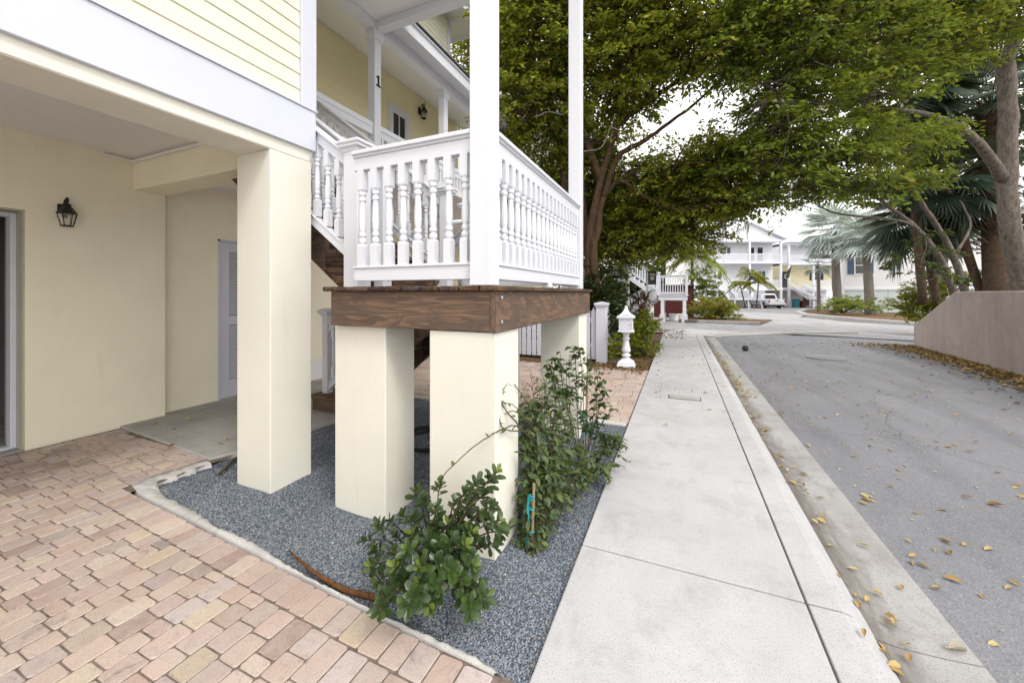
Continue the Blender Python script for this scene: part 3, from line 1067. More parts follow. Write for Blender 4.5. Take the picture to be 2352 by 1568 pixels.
# ------------------------------------------------------------------ lanterns on the walls (separate things)
def lantern(loc, label, s=1.0):
    """faces +X; loc = point on the wall behind its middle"""
    t = thing('wall_lantern', label, 'lantern', loc, 0, 'lanterns fixed to the yellow house')
    t.scale = (s, s, s)
    L = dict(local=True)
    b = MB()
    b.box(0, 0.018, -0.045, 0.045, -0.02, 0.15)
    b.box(0.018, 0.03, -0.03, 0.03, 0.0, 0.13)
    b.build('back_plate', M['iron'], t, bevel=0.006, **L)
    b = MB()
    b.tube([(0.02, 0, 0.08), (0.05, 0, 0.15), (0.08, 0, 0.195), (0.115, 0, 0.20), (0.13, 0, 0.175), (0.13, 0, 0.13)], 0.011, 8)
    b.tube([(0.13 + 0.03 * math.cos(a), 0, 0.185 + 0.035 * math.sin(a)) for a in [k * math.pi / 6 for k in range(13)]], 0.008, 6)
    b.build('arm', M['iron'], t, smooth=True, **L)
    b = MB()
    b.lathe([(0.006, 0.15), (0.03, 0.145), (0.038, 0.12), (0.034, 0.115), (0.05, 0.095), (0.075, 0.055), (0.088, 0.03), (0.092, 0.02), (0.085, 0.015)], 6, (0.13, 0, 0), 0.3)
    b.build('hood', M['iron'], t, **L)
    b = MB()
    n = 6
    for k in range(n):
        a = 0.3 + 2 * math.pi * k / n
        b.tube([(0.13 + 0.08 * math.cos(a), 0.08 * math.sin(a), 0.015), (0.13 + 0.052 * math.cos(a), 0.052 * math.sin(a), -0.125)], 0.0055, 5)
    b.lathe([(0.057, -0.135), (0.058, -0.122), (0.05, -0.122), (0.05, -0.135)], 6, (0.13, 0, 0), 0.3)
    b.build('cage', M['iron'], t, **L)
    b = MB()
    b.lathe([(0.074, 0.014), (0.048, -0.12)], 6, (0.13, 0, 0), 0.3)
    b.build('glass', M['lampglass'], t, **L)
    return t


lantern(on_plane_x(143, 497, -5.35), 'dark bronze lantern on the shaded carport wall beside the open doorway', 0.76)
lantern(on_plane_x(963, 262, -5.605), 'dark bronze lantern on the upper porch wall beside the dark window')
# ------------------------------------------------------------------ stairs with a raised landing
def baluster_mesh():
    b = MB()
    w = 0.0235
    b.sq([(w, 0.0), (w, 0.128), (w * 0.78, 0.140)])
    b.lathe([(0.017, 0.140), (0.0235, 0.148), (0.0245, 0.158), (0.0235, 0.168), (0.016, 0.175), (0.0155, 0.180), (0.022, 0.188), (0.023, 0.196), (0.022, 0.204), (0.0165, 0.212),
             (0.0205, 0.23), (0.0225, 0.27), (0.0215, 0.31), (0.0185, 0.36), (0.0165, 0.40), (0.0165, 0.405), (0.022, 0.412), (0.023, 0.420), (0.022, 0.428), (0.0155, 0.436), (0.0155, 0.441),
             (0.0225, 0.448), (0.0235, 0.458), (0.0225, 0.466), (0.0165, 0.473)], 12)
    b.sq([(w * 0.78, 0.470), (w, 0.482), (w, 0.605)])
    me = bpy.data.meshes.new('baluster')
    me.from_pydata(b.v, [], b.f)
    me.update()
    me.materials.append(M['white'])
    return me


BAL = baluster_mesh()


def stand_baluster(parent, p, rz=0.0, s=1.0):
    o = bpy.data.objects.new('baluster', BAL)
    COL.objects.link(o)
    o.location = p
    o.rotation_euler = (0, 0, rz)
    o.scale = (1, 1, s)
    put(o, parent)
    return o


def railing(parent, p, q, zdeck, n, name='railing', z_bottom=0.035, low=0.078, hi=(0.725, 0.845), rise=False):
    """level or raking rail from p to q (x,y,z of the walking line); balusters between"""
    p, q = V(p), V(q)
    b = MB()
    u = V((0, 0, 1))
    z0 = z_bottom + low / 2
    b.vbar(p + u * (z_bottom + low * 0.5), q + u * (z_bottom + low * 0.5), 0.042, low)
    b.vbar(p + u * (z_bottom + low + 0.008), q + u * (z_bottom + low + 0.008), 0.062, 0.016)
    r = b.build(name, M['white'], parent, bevel=0.003)
    b = MB()
    b.vbar(p + u * (hi[0] + 0.04), q + u * (hi[0] + 0.04), 0.042, 0.08)
    b.vbar(p + u * (hi[0] + 0.09), q + u * (hi[0] + 0.09), 0.062, 0.02)
    b.vbar(p + u * (hi[1] - 0.0125), q + u * (hi[1] - 0.0125), 0.092, 0.025)
    b.build('handrail', M['white'], r, bevel=0.003)
    d = q - p
    rz = math.atan2(d.y, d.x)
    zb = z_bottom + low + 0.015
    s = (hi[0] + 0.003 - zb) / 0.605
    for k in range(n):
        t = (k + 0.5) / n
        stand_baluster(r, p + d * t + u * zb, rz, s)
    return r


def newel(parent, x, y, z0, z1, w=0.09, name='newel_post'):
    b = MB()
    b.box(x - w / 2, x + w / 2, y - w / 2, y + w / 2, z0, z1)
    o = b.build(name, M['white'], parent, bevel=0.004)
    c = MB()
    c.sq([(w * 0.5 + 0.004, -0.002), (w * 0.5 + 0.012, 0.018), (w * 0.5 + 0.03, 0.03), (w * 0.5 + 0.03, 0.045), (w * 0.5 + 0.042, 0.055), (w * 0.5 + 0.042, 0.07), (w * 0.5 + 0.01, 0.09), (0.012, 0.10)], (x, y, z1))
    c.build('newel_cap', M['white'], o)
    return o


def flight(parent, x0, x1, y0, y1, z0, z1, n, wx, wy, skirt=None):
    """n risers, climbing along X from x0 (low, z0) to x1 (high, z1)"""
    sg = 1 if x1 > x0 else -1
    rise = (z1 - z0) / n
    run = abs(x1 - x0) / (n - 1)
    for k in range(n - 1):
        xa = x0 + sg * run * k
        t = MB()
        e0, e1 = xa - sg * 0.03, xa + sg * run
        h = (run + 0.03) / 2
        ym = (y0 + y1) / 2
        for ya, yb in ((y0, y1),):
            mid = (e0 + e1) / 2
            lo, hi_ = min(e0, e1), max(e0, e1)
            t.box(lo, mid - 0.003, ya, yb, z0 + rise * (k + 1) - 0.038, z0 + rise * (k + 1))
            t.box(mid + 0.003, hi_, ya, yb, z0 + rise * (k + 1) - 0.038, z0 + rise * (k + 1))
        t.build('tread', wy, parent, bevel=0.006)
        r = MB()
        r.box(min(xa, xa + sg * 0.02), max(xa, xa + sg * 0.02), y0 + 0.045, y1 - 0.045, z0 + rise * k + 0.001, z0 + rise * (k + 1) - 0.039)
        r.build('riser', wy, parent)
    for ys in (y0 + 0.0, y1 - 0.042):
        s = MB()
        sl = rise / run
        # split into quads column by column so that the notched outline stays clean
        for k in range(n - 1):
            xa, xb = x0 + sg * run * k, x0 + sg * run * (k + 1)
            lo = lambda x: max(z0 - (0.0 if z0 < 0.2 else 0.24), z0 + sl * abs(x - x0) - 0.2)
            s.prism([(xa, ys, lo(xa)), (xb - sg * 0.0005, ys, lo(xb)), (xb - sg * 0.0005, ys, z0 + rise * (k + 1) - 0.0395), (xa, ys, z0 + rise * (k + 1) - 0.0395)], (0, 0.042, 0))
        s.build('stringer', wx, parent)


stair = thing('entry_staircase', 'weathered timber stair landing on cream pillars with white turned railings and two tall white posts', 'staircase', (-1.5, 3.0, 0))
DZ = 1.44   # deck height
# masonry pillars under the landing
for x0, x1, y0, y1, tz in ((-2.10, -1.672, 1.885, 2.17, 1.19), (-1.312, -0.892, 1.84, 2.16, 1.188), (-1.30, -0.90, 3.75, 4.08, 1.19), (-2.10, -1.67, 3.75, 4.08, 1.19)):
    b = MB()
    b.box(x0, x1, y0, y1, -0.12, tz)
    b.build('pillar', M['cream'], stair, bevel=0.006, seg=2)
# rim boards
b = MB(); b.box(-2.07, -0.919, 1.825, 1.867, 1.192, 1.410); b.build('rim_board', M['woodx'], stair, bevel=0.004)
b = MB(); b.box(-0.917, -0.875, 1.823, 4.12, 1.190, 1.410); b.build('rim_board', M['woody'], stair, bevel=0.004)
b = MB(); b.box(-2.35, -0.919, 4.078, 4.12, 1.192, 1.410); b.build('rim_board', M['woodx'], stair, bevel=0.004)
b = MB(); b.box(-2.07, -2.03, 1.87, 4.07, 1.196, 1.409); b.build('rim_board', M['woody'], stair, bevel=0.004)
b = MB()
for yj in (2.3, 2.75, 3.2, 3.65):
    b.box(-2.028, -0.92, yj, yj + 0.04, 1.2, 1.408)
b.build('joist', M['woodx'], stair)
# bolts on the corner of the side rim
for zz in (1.375, 1.245):
    b = MB()
    b.lathe([(0.0, 0.0), (0.012, 0.001), (0.012, 0.006), (0.006, 0.009)], 8, (0, 0, 0))
    o = b.build('bolt', M['steel'], None)
    o.rotation_euler = (0, math.pi / 2, 0)
    o.location = (-0.874, 1.875, zz)
    put(o, stair)
# deck boards run away from the viewer, ends showing on the front edge
b = MB()
xe = -0.846
xs = [-2.115 + i * (2.115 - 0.846) / 10 for i in range(11)]
for xa, xb in zip(xs[:-1], xs[1:]):
    e = random.uniform(-0.006, 0.006)
    b.box(xa + 0.004, xb - 0.004, 1.795 + e, 4.15, 1.411, DZ + random.uniform(-0.002, 0.002))
for k in range(2):
    xb = -2.115 - k * 0.127
    b.box(xb - 0.123, xb - 0.004, 2.14, 4.15, 1.411, DZ)
deck = b.build('decking', M['woody'], stair, bevel=0.009, seg=2)
# two tall posts that carry the roof
for y0, y1 in ((1.80, 1.912), (3.815, 3.93)):
    b = MB()
    b.box(-1.028, -0.902, y0, y1, DZ, 5.219)
    b.build('tall_post', M['white'], stair, bevel=0.006, seg=2)
# landing railings
railing(stair, (-1.88, 1.853, DZ), (-1.029, 1.853, DZ), DZ, 8)
rs = railing(stair, (-0.945, 1.913, DZ), (-0.945, 3.814, DZ), DZ, 19)
b = MB()
b.box(-0.975, -0.915, 2.84, 2.92, DZ, DZ + 0.034)
b.build('rail_block', M['white'], stair, bevel=0.004)
railing(stair, (-1.03, 3.872, DZ), (-2.2, 3.872, DZ), DZ, 11)
# newels
newel(stair, -2.19, 2.17, DZ, 2.43, 0.135)
newel(stair, -2.21, 2.46, DZ, 2.40, 0.10)
newel(stair, -2.19, 3.36, DZ, 2.40, 0.10)
newel(stair, -2.24, 3.90, DZ, 2.35, 0.10)
# upper flight, climbing away from the road to the porch
UX0, UX1 = -2.28, -4.02
flight(stair, UX0, UX1, 2.34, 3.30, DZ, 2.90, 9, M['woodx'], M['woody'])
sl = (2.90 - DZ) / 9 / ((UX0 - UX1) / 8)
def up_at(x): return DZ + 0.16 + sl * (UX0 - x)
for yr, n in ((2.215, 15), (2.46, 15), (3.34, 15)):
    railing(stair, (-2.25, yr, up_at(-2.25)), (-4.0, yr, up_at(-4.0)), 0, n)
# lower flight from the patio up to the landing
LX0, LX1 = -3.88, -2.36
flight(stair, LX0, LX1, 3.44, 4.12, 0.02, DZ, 8, M['woodx'], M['woody'])
b = MB(); b.box(-4.0, -3.58, 3.26, 4.2, 0.013, 0.155); b.build('riser', M['woodx'], stair, bevel=0.006)
b = MB(); b.box(-4.03, -3.57, 3.23, 4.22, 0.156, 0.196); b.build('tread', M['woodx'], stair, bevel=0.008)
newel(stair, -3.91, 3.40, 0.196, 1.12, 0.085)
newel(stair, -3.86, 4.15, 0.196, 1.12, 0.10)
sl2 = (DZ - 0.02) / 8 / ((LX1 - LX0) / 7)
def lo_at(x): return 0.02 + 0.17 + sl2 * (x - LX0)
for yr in (3.40, 4.15):
    railing(stair, (-3.87, yr, lo_at(-3.87)), (-2.30, yr, lo_at(-2.30)), 0, 12)
# round grab rail on the inner rail of the upper flight
b = MB()
b.tube([(-1.75, 3.42, 2.13), (-2.15, 3.42, 2.13), (-2.35, 3.42, 2.22), (-4.0, 3.42, 2.22 + sl * 1.65)], 0.024, 10)
b.build('grab_rail', M['white'], stair, smooth=True)


# ------------------------------------------------------------------ the next stair along the street, painted white
def next_stair():
    g = road_z(22)
    t = thing('white_staircase', 'white painted stair landing down the street on two thin posts with square bases', 'staircase', (-0.3, 22.5, g))
    dz = 1.30
    b = MB()
    b.box(-1.0, 0.42, 22.0, 24.2, 1.02, 1.26)
    b.build('rim_board', M['white'], t)
    b = MB()
    b.box(-1.05, 0.47, 21.95, 24.25, 1.262, dz)
    b.build('decking', M['white'], t)
    for x in (-0.8, 0.28):
        for y in (22.1, 24.0):
            b = MB()
            b.box(x - 0.08, x + 0.08, y - 0.08, y + 0.08, g + 0.42, 1.018)
            b.build('post', M['grey2'], t)
            b = MB()
            b.box(x - 0.14, x + 0.14, y - 0.14, y + 0.14, g - 0.05, g + 0.42)
            b.build('post_base', M['white'], t)
    railing(t, (-0.95, 22.03, dz), (0.38, 22.03, dz), dz, 11, z_bottom=0.05, low=0.09, hi=(0.92, 1.04))
    railing(t, (0.38, 22.05, dz), (0.38, 24.2, dz), dz, 16, z_bottom=0.05, low=0.09, hi=(0.92, 1.04))
    for x, y in ((-0.98, 22.03), (0.38, 22.0), (0.38, 24.2)):
        newel(t, x, y, dz, 2.42, 0.11)
    # upper flight
    flight(t, -1.1, -3.2, 22.05, 23.1, dz, 3.0, 10, M['white'], M['white'])
    s_ = 1.7 / 10 / (2.1 / 9)
    for yr in (22.03, 23.12):
        railing(t, (-1.05, yr, dz + 0.16), (-3.2, yr, dz + 0.16 + s_ * 2.15), 0, 16, hi=(0.8, 0.92))
    # lower flight
    flight(t, -3.0, -1.1, 23.15, 24.1, g, dz, 8, M['white'], M['white'])
    s2 = (dz - g) / 8 / (1.9 / 7)
    railing(t, (-3.0, 23.14, g + 0.17), (-1.1, 23.14, g + 0.17 + s2 * 1.9), 0, 12, hi=(0.8, 0.92))
    railing(t, (-3.0, 24.1, g + 0.17), (-1.1, 24.1, g + 0.17 + s2 * 1.9), 0, 12, hi=(0.8, 0.92))
    return t


next_stair()


# ------------------------------------------------------------------ picket fence, mailbox, sign, gate pier
def picket_mesh(h=1.06, w=0.095, th=0.02):
    b = MB()
    b.prism([(-w / 2, 0, 0), (w / 2, 0, 0), (w / 2, 0, h - 0.09), (0, 0, h), (-w / 2, 0, h - 0.09)], (0, th, 0))
    return b


fence = thing('picket_fence', 'white picket fence with a capped square post beside the mailbox', 'fence', (-1.4, 7.9, 0))
for z0 in (0.28, 0.80):
    b = MB()
    b.box(-4.6, -1.62, 7.93, 7.97, z0, z0 + 0.09)
    b.build('fence_rail', M['trim'], fence)
pk = picket_mesh()
first = None
x = -1.60
while x > -4.6:
    if first is None:
        first = pk.build('picket', M['trim'], None)
        o = first
    else:
        o = first.copy()
        COL.objects.link(o)
    o.location = (x, 7.90, 0.05)
    put(o, fence)
    x -= 0.118
for (px, py) in ((-1.44, 7.93), (-1.44, 9.3)):
    b = MB()
    b.box(px - 0.10, px + 0.10, py - 0.10, py + 0.10, -0.05, 1.10)
    p_ = b.build('fence_post', M['trim'], fence, bevel=0.006)
    c = MB()
    c.sq([(0.105, 0.0), (0.11, 0.02), (0.135, 0.06), (0.135, 0.09), (0.12, 0.10), (0.02, 0.125)], (px, py, 1.101))
    c.build('post_cap', M['trim'], p_)
for z0 in (0.28, 0.80):
    b = MB()
    b.box(-1.49, -1.45, 8.05, 9.18, z0, z0 + 0.09)
    b.build('fence_rail', M['trim'], fence)
y = 8.13
while y < 9.15:
    o = first.copy()
    COL.objects.link(o)
    o.parent = None
    o.matrix_parent_inverse = Matrix()
    o.location = (-1.445, y, 0.05)
    o.rotation_euler = (0, 0, math.pi / 2)
    put(o, fence)
    y += 0.118

mail = thing('pedestal_mailbox', 'ornate white mailbox on a turned pedestal beside the pavement', 'mailbox', (-0.93, 7.68, 0.0), 0.1)
L = dict(local=True)
b = MB()
b.sq([(0.17, -0.02), (0.17, 0.03), (0.155, 0.045), (0.15, 0.08), (0.11, 0.11), (0.075, 0.14)])
b.lathe([(0.075, 0.14), (0.055, 0.165), (0.06, 0.18), (0.085, 0.195), (0.085, 0.215), (0.055, 0.235), (0.05, 0.25), (0.075, 0.275), (0.085, 0.30), (0.08, 0.33), (0.062, 0.40), (0.052, 0.47), (0.05, 0.50),
         (0.07, 0.515), (0.07, 0.535), (0.05, 0.55), (0.055, 0.60), (0.075, 0.63), (0.095, 0.645), (0.10, 0.66)], 14)
b.build('pedestal', M['white'], mail, **L)
b = MB()
b.box(-0.15, 0.15, -0.19, 0.19, 0.66, 0.685)
b.box(-0.13, 0.13, -0.17, 0.17, 0.685, 0.93)
b.build('box', M['white'], mail, bevel=0.006, **L)
b = MB()
b.box(-0.095, 0.075, -0.176, -0.17, 0.70, 0.90)
b.build('door', M['trim'], mail, bevel=0.002, **L)
b = MB()
b.box(0.085, 0.10, -0.182, -0.17, 0.72, 0.84)
b.lathe([(0.0, 0.0), (0.008, 0.0), (0.008, 0.012)], 8, (0.05, -0.18, 0.80))
b.build('latch', M['steel'], mail, **L)
b = MB()
b.box(-0.165, 0.165, -0.21, 0.21, 0.931, 0.95)
b.prism([(-0.15, -0.2, 0.95), (0.15, -0.2, 0.95), (0.10, -0.2, 0.985), (0.0, -0.2, 1.01), (-0.10, -0.2, 0.985)], (0, 0.02, 0))
b.sq([(0.17, 0.95), (0.12, 0.985), (0.075, 1.02), (0.05, 1.06), (0.035, 1.085), (0.03, 1.10)])
b.lathe([(0.02, 1.09), (0.04, 1.105), (0.025, 1.125), (0.03, 1.14), (0.005, 1.165)], 10)
b.build('roof', M['white'], mail, **L)

# street sign behind the hedge: we see the dark backs of the plates
sgn = thing('street_sign', 'thin grey sign post with two small dark plates rising behind the hedge', 'sign', at(1487, 690, 11.5) * 1)
sgn.location.z = 0
bx, by = sgn.location.x, sgn.location.y
b = MB()
b.tube([(bx, by, -0.1), (bx, by, 2.12)], 0.03, 8)
b.build('pole', M['steel'], sgn)
b = MB()
b.bar((bx + 0.02, by - 0.02, 1.86), (bx + 0.24, by + 0.075, 1.86), 0.02, 0.42)
b.build('upper_plate', M['dark'], sgn, bevel=0.003)
b = MB()
b.bar((bx - 0.14, by - 0.095, 1.33), (bx + 0.20, by + 0.05, 1.33), 0.02, 0.3)
b.build('lower_plate', M['steel'], sgn, bevel=0.003)
c = MB()
n_ = V((0.397, -0.918, 0)).normalized()
pc = V((bx + 0.13, by + 0.027, 1.86)) + n_ * 0.012
b = MB()
b.bar(pc + V((-0.07, -0.03, 0.09)), pc + V((0.07, 0.03, 0.09)), 0.006, 0.05)
b.bar(pc + V((-0.05, -0.021, -0.02)), pc + V((0.05, 0.021, -0.02)), 0.006, 0.09)
b.build('plate_marking', M['jamb'], sgn)

pier = thing('gate_pier', 'grey square pier with a white moulded cap beyond the hedge', 'pier', (-1.45, 11.4, 0))
b = MB()
b.box(-1.6, -1.3, 11.25, 11.55, -0.05, 1.98)
b.build('shaft', M['grey2'], pier, bevel=0.01)
b = MB()
b.sq([(0.16, 1.981), (0.17, 2.02), (0.20, 2.04), (0.20, 2.16), (0.21, 2.17), (0.21, 2.2)], (-1.45, 11.4, 0))
b.build('cap', M['white'], pier)

# pink retaining wall across the lane
wl = MB()
A, B_ = V((6.05, 14.4, 0)), V((5.0, 5.0, 0))
dirv = (B_ - A).normalized()
nrm = V((-dirv.y, dirv.x, 0))
if nrm.x < 0: nrm = -nrm
def wp(s, z): return tuple(A + dirv * s + V((0, 0, z)))
prof = [(0, -0.3), (0, 0.50), (2.3, 1.435), (16, 1.46), (16, -0.3)]
wl.prism([wp(s, z) for s, z in prof], nrm * 0.25)
tag(wl.build('retaining_wall', M['pinkwall'], bevel=0.02, seg=2), 'pinkish grey stucco retaining wall with a sloping end across the lane', 'wall')
tb = MB()
tb.prism([wp(2.6, -0.2), wp(16, -0.2), wp(16, 1.36), wp(2.6, 1.36)], nrm * 9)
bed = tb.build('raised_bed', M['mulch'])
bed.location = nrm * 0.25
struct(bed)

# lane furniture
mh = thing('manhole_cover', 'worn round manhole cover set in the asphalt lane', 'manhole cover', (3.05, 10.8, road_z(10)))
b = MB()
zz = road_z(10.8) + 0.026
b.lathe([(0.30, zz - 0.03), (0.30, zz + 0.003), (0.285, zz + 0.005)], 32, (3.05, 10.8, 0))
b.build('lid', M['asphalt'], mh)
b = MB()
for r0, r1 in ((0.31, 0.355),):
    n = 36
    vs = []
    for k in range(n):
        a = 2 * math.pi * k / n
        vs += [(3.05 + r0 * math.cos(a), 10.8 + r0 * math.sin(a), zz + 0.008), (3.05 + r1 * math.cos(a), 10.8 + r1 * math.sin(a), zz + 0.008)]
    b.add(vs, [(2 * k, 2 * k + 1, (2 * k + 3) % (2 * n), (2 * k + 2) % (2 * n)) for k in range(n)])
b.build('frame', M['gutter'], mh)
m2 = thing('meter_lid', 'small rectangular metal meter lid set in the pavement', 'lid', (0.07, 5.62, 0))
b = MB()
b.box(-0.13, 0.27, 5.55, 5.72, -0.01, 0.004)
b.build('frame', M['dark'], m2)
b = MB()
b.box(-0.118, 0.258, 5.562, 5.708, -0.005, 0.006)
b.build('cover', M['slab'], m2)
bl = MB()
bl.lathe([(0.0, -0.075), (0.04, -0.065), (0.068, -0.03), (0.075, 0.0), (0.066, 0.04), (0.045, 0.065), (0.012, 0.075)], 12, (1.56, 11.4, road_z(11) + 0.078))
tag(bl.build('fallen_seed_pod', M['dark'], smooth=True), 'small round dark seed pod lying on the asphalt', 'seed pod')
# ------------------------------------------------------------------ foliage
def unit(a):
    return a / np.maximum(np.linalg.norm(a, axis=-1, keepdims=True), 1e-9)


def leaf_quads(P, D, U, L, W, fold=0.12):
    """simple four-cornered leaves; returns verts, faces"""
    D = unit(D)
    S = unit(np.cross(D, U))
    Nn = np.cross(S, D)
    L, W = L[:, None], W[:, None]
    a = P
    b = P + D * L * 0.45 + S * W * 0.5 + Nn * L * fold
    c = P + D * L - Nn * L * fold * 0.6
    d = P + D * L * 0.45 - S * W * 0.5 + Nn * L * fold
    v = np.stack([a, b, c, d], 1).reshape(-1, 3)
    f = np.arange(len(P) * 4).reshape(-1, 4)
    return v, f


def leaf_full(P, D, U, L, W, curl=0.12, fold=0.18, obov=True):
    D = unit(D)
    S = unit(np.cross(D, U))
    Nn = np.cross(S, D)
    L, W = L[:, None], W[:, None]
    prof = [(0, 0, 0), (0.3, 0.28 if obov else 0.45, 1), (0.68, 0.5 if obov else 0.42, 1), (0.91, 0.33 if obov else 0.16, 1), (1, 0, 0), (0.91, -0.33 if obov else -0.16, 1), (0.68, -0.5 if obov else -0.42, 1), (0.3, -0.28 if obov else -0.45, 1),
            (0.35, 0, 0), (0.75, 0, 0)]
    vs = []
    for t, s, e in prof:
        vs.append(P + D * L * t + S * W * s + Nn * (W * abs(s) * fold * 2 - L * curl * t * t))
    v = np.stack(vs, 1).reshape(-1, 3)
    tri = np.array([(0, 8, 1), (1, 8, 9), (1, 9, 2), (2, 9, 3), (3, 9, 4), (0, 7, 8), (7, 9, 8), (7, 6, 9), (6, 5, 9), (5, 4, 9)])
    f = (tri[None] + (np.arange(len(P)) * 10)[:, None, None]).reshape(-1, 3)
    return v, f


def sprays(C, Dm, n, twig, leaf, wid=0.5, tilt=0.45, lat=0.9):
    """C spray roots (S,3), Dm spray directions; n leaves each, set in flat two-ranked sprays"""
    S_ = len(C)
    Dm = unit(Dm)
    t = rng.random((S_, n, 1))
    tw = rng.uniform(0.6, 1.3, (S_, 1, 1)) * twig
    side = unit(np.cross(Dm, np.array([0, 0, 1.0]) + rng.normal(0, 0.15, (S_, 3))))
    sg = rng.choice([-1.0, 1.0], (S_, n, 1))
    P = C[:, None] + Dm[:, None] * t * tw + side[:, None] * sg * rng.random((S_, n, 1)) ** 1.2 * tw * 0.45 * (1.1 - t * 0.7) + rng.normal(0, twig * 0.07, (S_, n, 3)) - np.array([0, 0, 1.0]) * (t ** 2) * tw * 0.18
    D = Dm[:, None] * 0.7 + side[:, None] * sg * lat + rng.normal(0, 0.35, (S_, n, 3)) + np.array([0, 0, -0.2])
    U = np.array([0, 0, 1.0]) + rng.normal(0, tilt, (S_, n, 3))
    L = rng.uniform(0.55, 1.4, (S_ * n)) * leaf
    return leaf_quads(P.reshape(-1, 3), D.reshape(-1, 3), U.reshape(-1, 3), L, L * wid)


def blob_points(blobs, dens, flat=0.0):
    """blobs: (centre, rx, ry, rz); spray roots scattered through the volume, thicker towards the skin"""
    out, dirs = [], []
    for c, rx, ry, rz in blobs:
        n = max(3, int(dens * (rx * ry * rz) ** (2 / 3)))
        v = unit(rng.normal(0, 1, (n, 3)))
        r = rng.random((n, 1)) ** 0.45 * rng.uniform(0.85, 1.12, (n, 1))
        p = np.array(c)[None] + v * r * np.array([rx, ry, rz])
        out.append(p)
        d = v * np.array([1, 1, 0.35]) + rng.normal(0, 0.45, (n, 3)) * np.array([1, 1, 0.4])
        dirs.append(d)
    return np.concatenate(out), np.concatenate(dirs)


def crown_obj(name, blobs, dens, n, twig, leaf, mat, parent=None, wid=0.5, tilt=0.45, lat=0.9, twigmat=None):
    C, D = blob_points(blobs, dens)
    v, f = sprays(C, D, n, twig, leaf, wid, tilt, lat)
    if twigmat:
        # the branchlet each spray hangs on, drawn back towards the limbs
        Dn = unit(D)
        A0 = C - Dn * twig * 1.3 - np.array([0, 0, 0.05])
        A1 = C + Dn * twig * 0.95 - np.array([0, 0, twig * 0.16])
        S1 = unit(np.cross(Dn, np.array([0, 0, 1.0])))
        S2 = np.cross(S1, Dn)
        ring = lambda P_, r: np.stack([P_ + S1 * r, P_ - S1 * r * 0.5 + S2 * r * 0.87, P_ - S1 * r * 0.5 - S2 * r * 0.87], 1)
        tv = np.concatenate([ring(A0, 0.009), ring(C, 0.006), ring(A1, 0.0025)], 1)
        q = np.array([(a * 3 + k, a * 3 + (k + 1) % 3, a * 3 + 3 + (k + 1) % 3, a * 3 + 3 + k) for a in range(2) for k in range(3)])
        tf = (q[None] + (np.arange(len(C)) * 9)[:, None, None]).reshape(-1, 4)
        o = np_mesh('branchlets', tv.reshape(-1, 3), tf, twigmat, parent)
        o['kind'] = 'stuff'
    return np_mesh(name, v, f, mat, parent)


def limb(b, pts, r0, r1, n=8, wob=0.0):
    """smoothed tapering limb through pts"""
    P = [V(p) for p in pts]
    Q = []
    for i in range(len(P) - 1):
        p0, p1, p2, p3 = P[max(i - 1, 0)], P[i], P[i + 1], P[min(i + 2, len(P) - 1)]
        for k in range(4):
            t = k / 4
            Q.append(0.5 * ((2 * p1) + (p2 - p0) * t + (2 * p0 - 5 * p1 + 4 * p2 - p3) * t * t + (3 * p1 - p0 - 3 * p2 + p3) * t ** 3))
    Q.append(P[-1])
    if wob:
        for q in Q[1:-1]:
            q += V((random.uniform(-wob, wob), random.uniform(-wob, wob), random.uniform(-wob, wob)))
    m = len(Q) - 1
    b.tube(Q, [(r0 + (r1 - r0) * (i / m) ** 0.8) * random.uniform(0.93, 1.07) for i in range(m + 1)], n)
    return Q


def bl(px, py, d, rx, rz, ry=None):
    return (tuple(at(px, py, d)), rx, ry or rx, rz)


def twigs_to(b, blobs, roots, per=3, r=0.022):
    """secondary branches from the nearest limb point out into each leaf mass"""
    for c, rx, ry, rz in blobs:
        c = V(c)
        q = min(roots, key=lambda p: (p - c).length)
        if (q - c).length > 4.5: continue
        for k in range(per):
            e = c + V((random.uniform(-rx, rx), random.uniform(-ry, ry), random.uniform(-rz, rz))) * 0.8
            mid = (q + e) / 2 + V((random.uniform(-.2, .2), random.uniform(-.2, .2), random.uniform(-0.05, .25)))
            limb(b, [q, mid, e], r * random.uniform(0.7, 1.2), 0.006, 5, 0.02)


# ---- the big spreading tree behind the picket fence
tl = thing('fig_tree', 'large spreading tree with brown forked trunks behind the white picket fence', 'tree', (-1.75, 9.2, 0))
b = MB()
roots = []
T = lambda *a: [at(x, y, d) for x, y, d in a]
g0 = hit(1352, 800, 0)
base = V((-1.95, 9.35, -0.1))
roots += limb(b, [base] + T((1352, 600, 9.3), (1362, 500, 9.25), (1379, 411, 9.1), (1406, 329, 9.0), (1424, 262, 8.9), (1450, 170, 8.6), (1470, 60, 8.2)), 0.125, 0.04, 10, 0.015)
roots += limb(b, [base + V((0.35, 0.1, 0))] + T((1362, 600, 9.2), (1374, 521, 9.2), (1386, 451, 9.2), (1426, 411, 9.2), (1470, 390, 9.1), (1530, 385, 9.0), (1610, 360, 8.8)), 0.115, 0.03, 10, 0.015)
roots += limb(b, [base + V((0.1, 0.3, 0))] + T((1340, 470, 9.6), (1344, 351, 9.3), (1406, 300, 9.0), (1458, 256, 8.8), (1544, 194, 8.3), (1682, 80, 7.6), (1780, 10, 7.2)), 0.10, 0.028, 10, 0.015)
roots += limb(b, T((1386, 451, 9.2), (1421, 359, 9.0), (1470, 330, 8.9), (1521, 294, 8.7), (1600, 235, 8.3), (1720, 120, 7.7)), 0.09, 0.02, 8, 0.015)
roots += limb(b, T((1379, 411, 9.1), (1320, 250, 9.0), (1270, 130, 8.6), (1220, 40, 8.2)), 0.09, 0.03, 8, 0.02)
roots += limb(b, T((1406, 329, 9.0), (1440, 200, 9.3), (1400, 80, 9.4), (1390, -60, 9.4)), 0.07, 0.02, 8, 0.02)
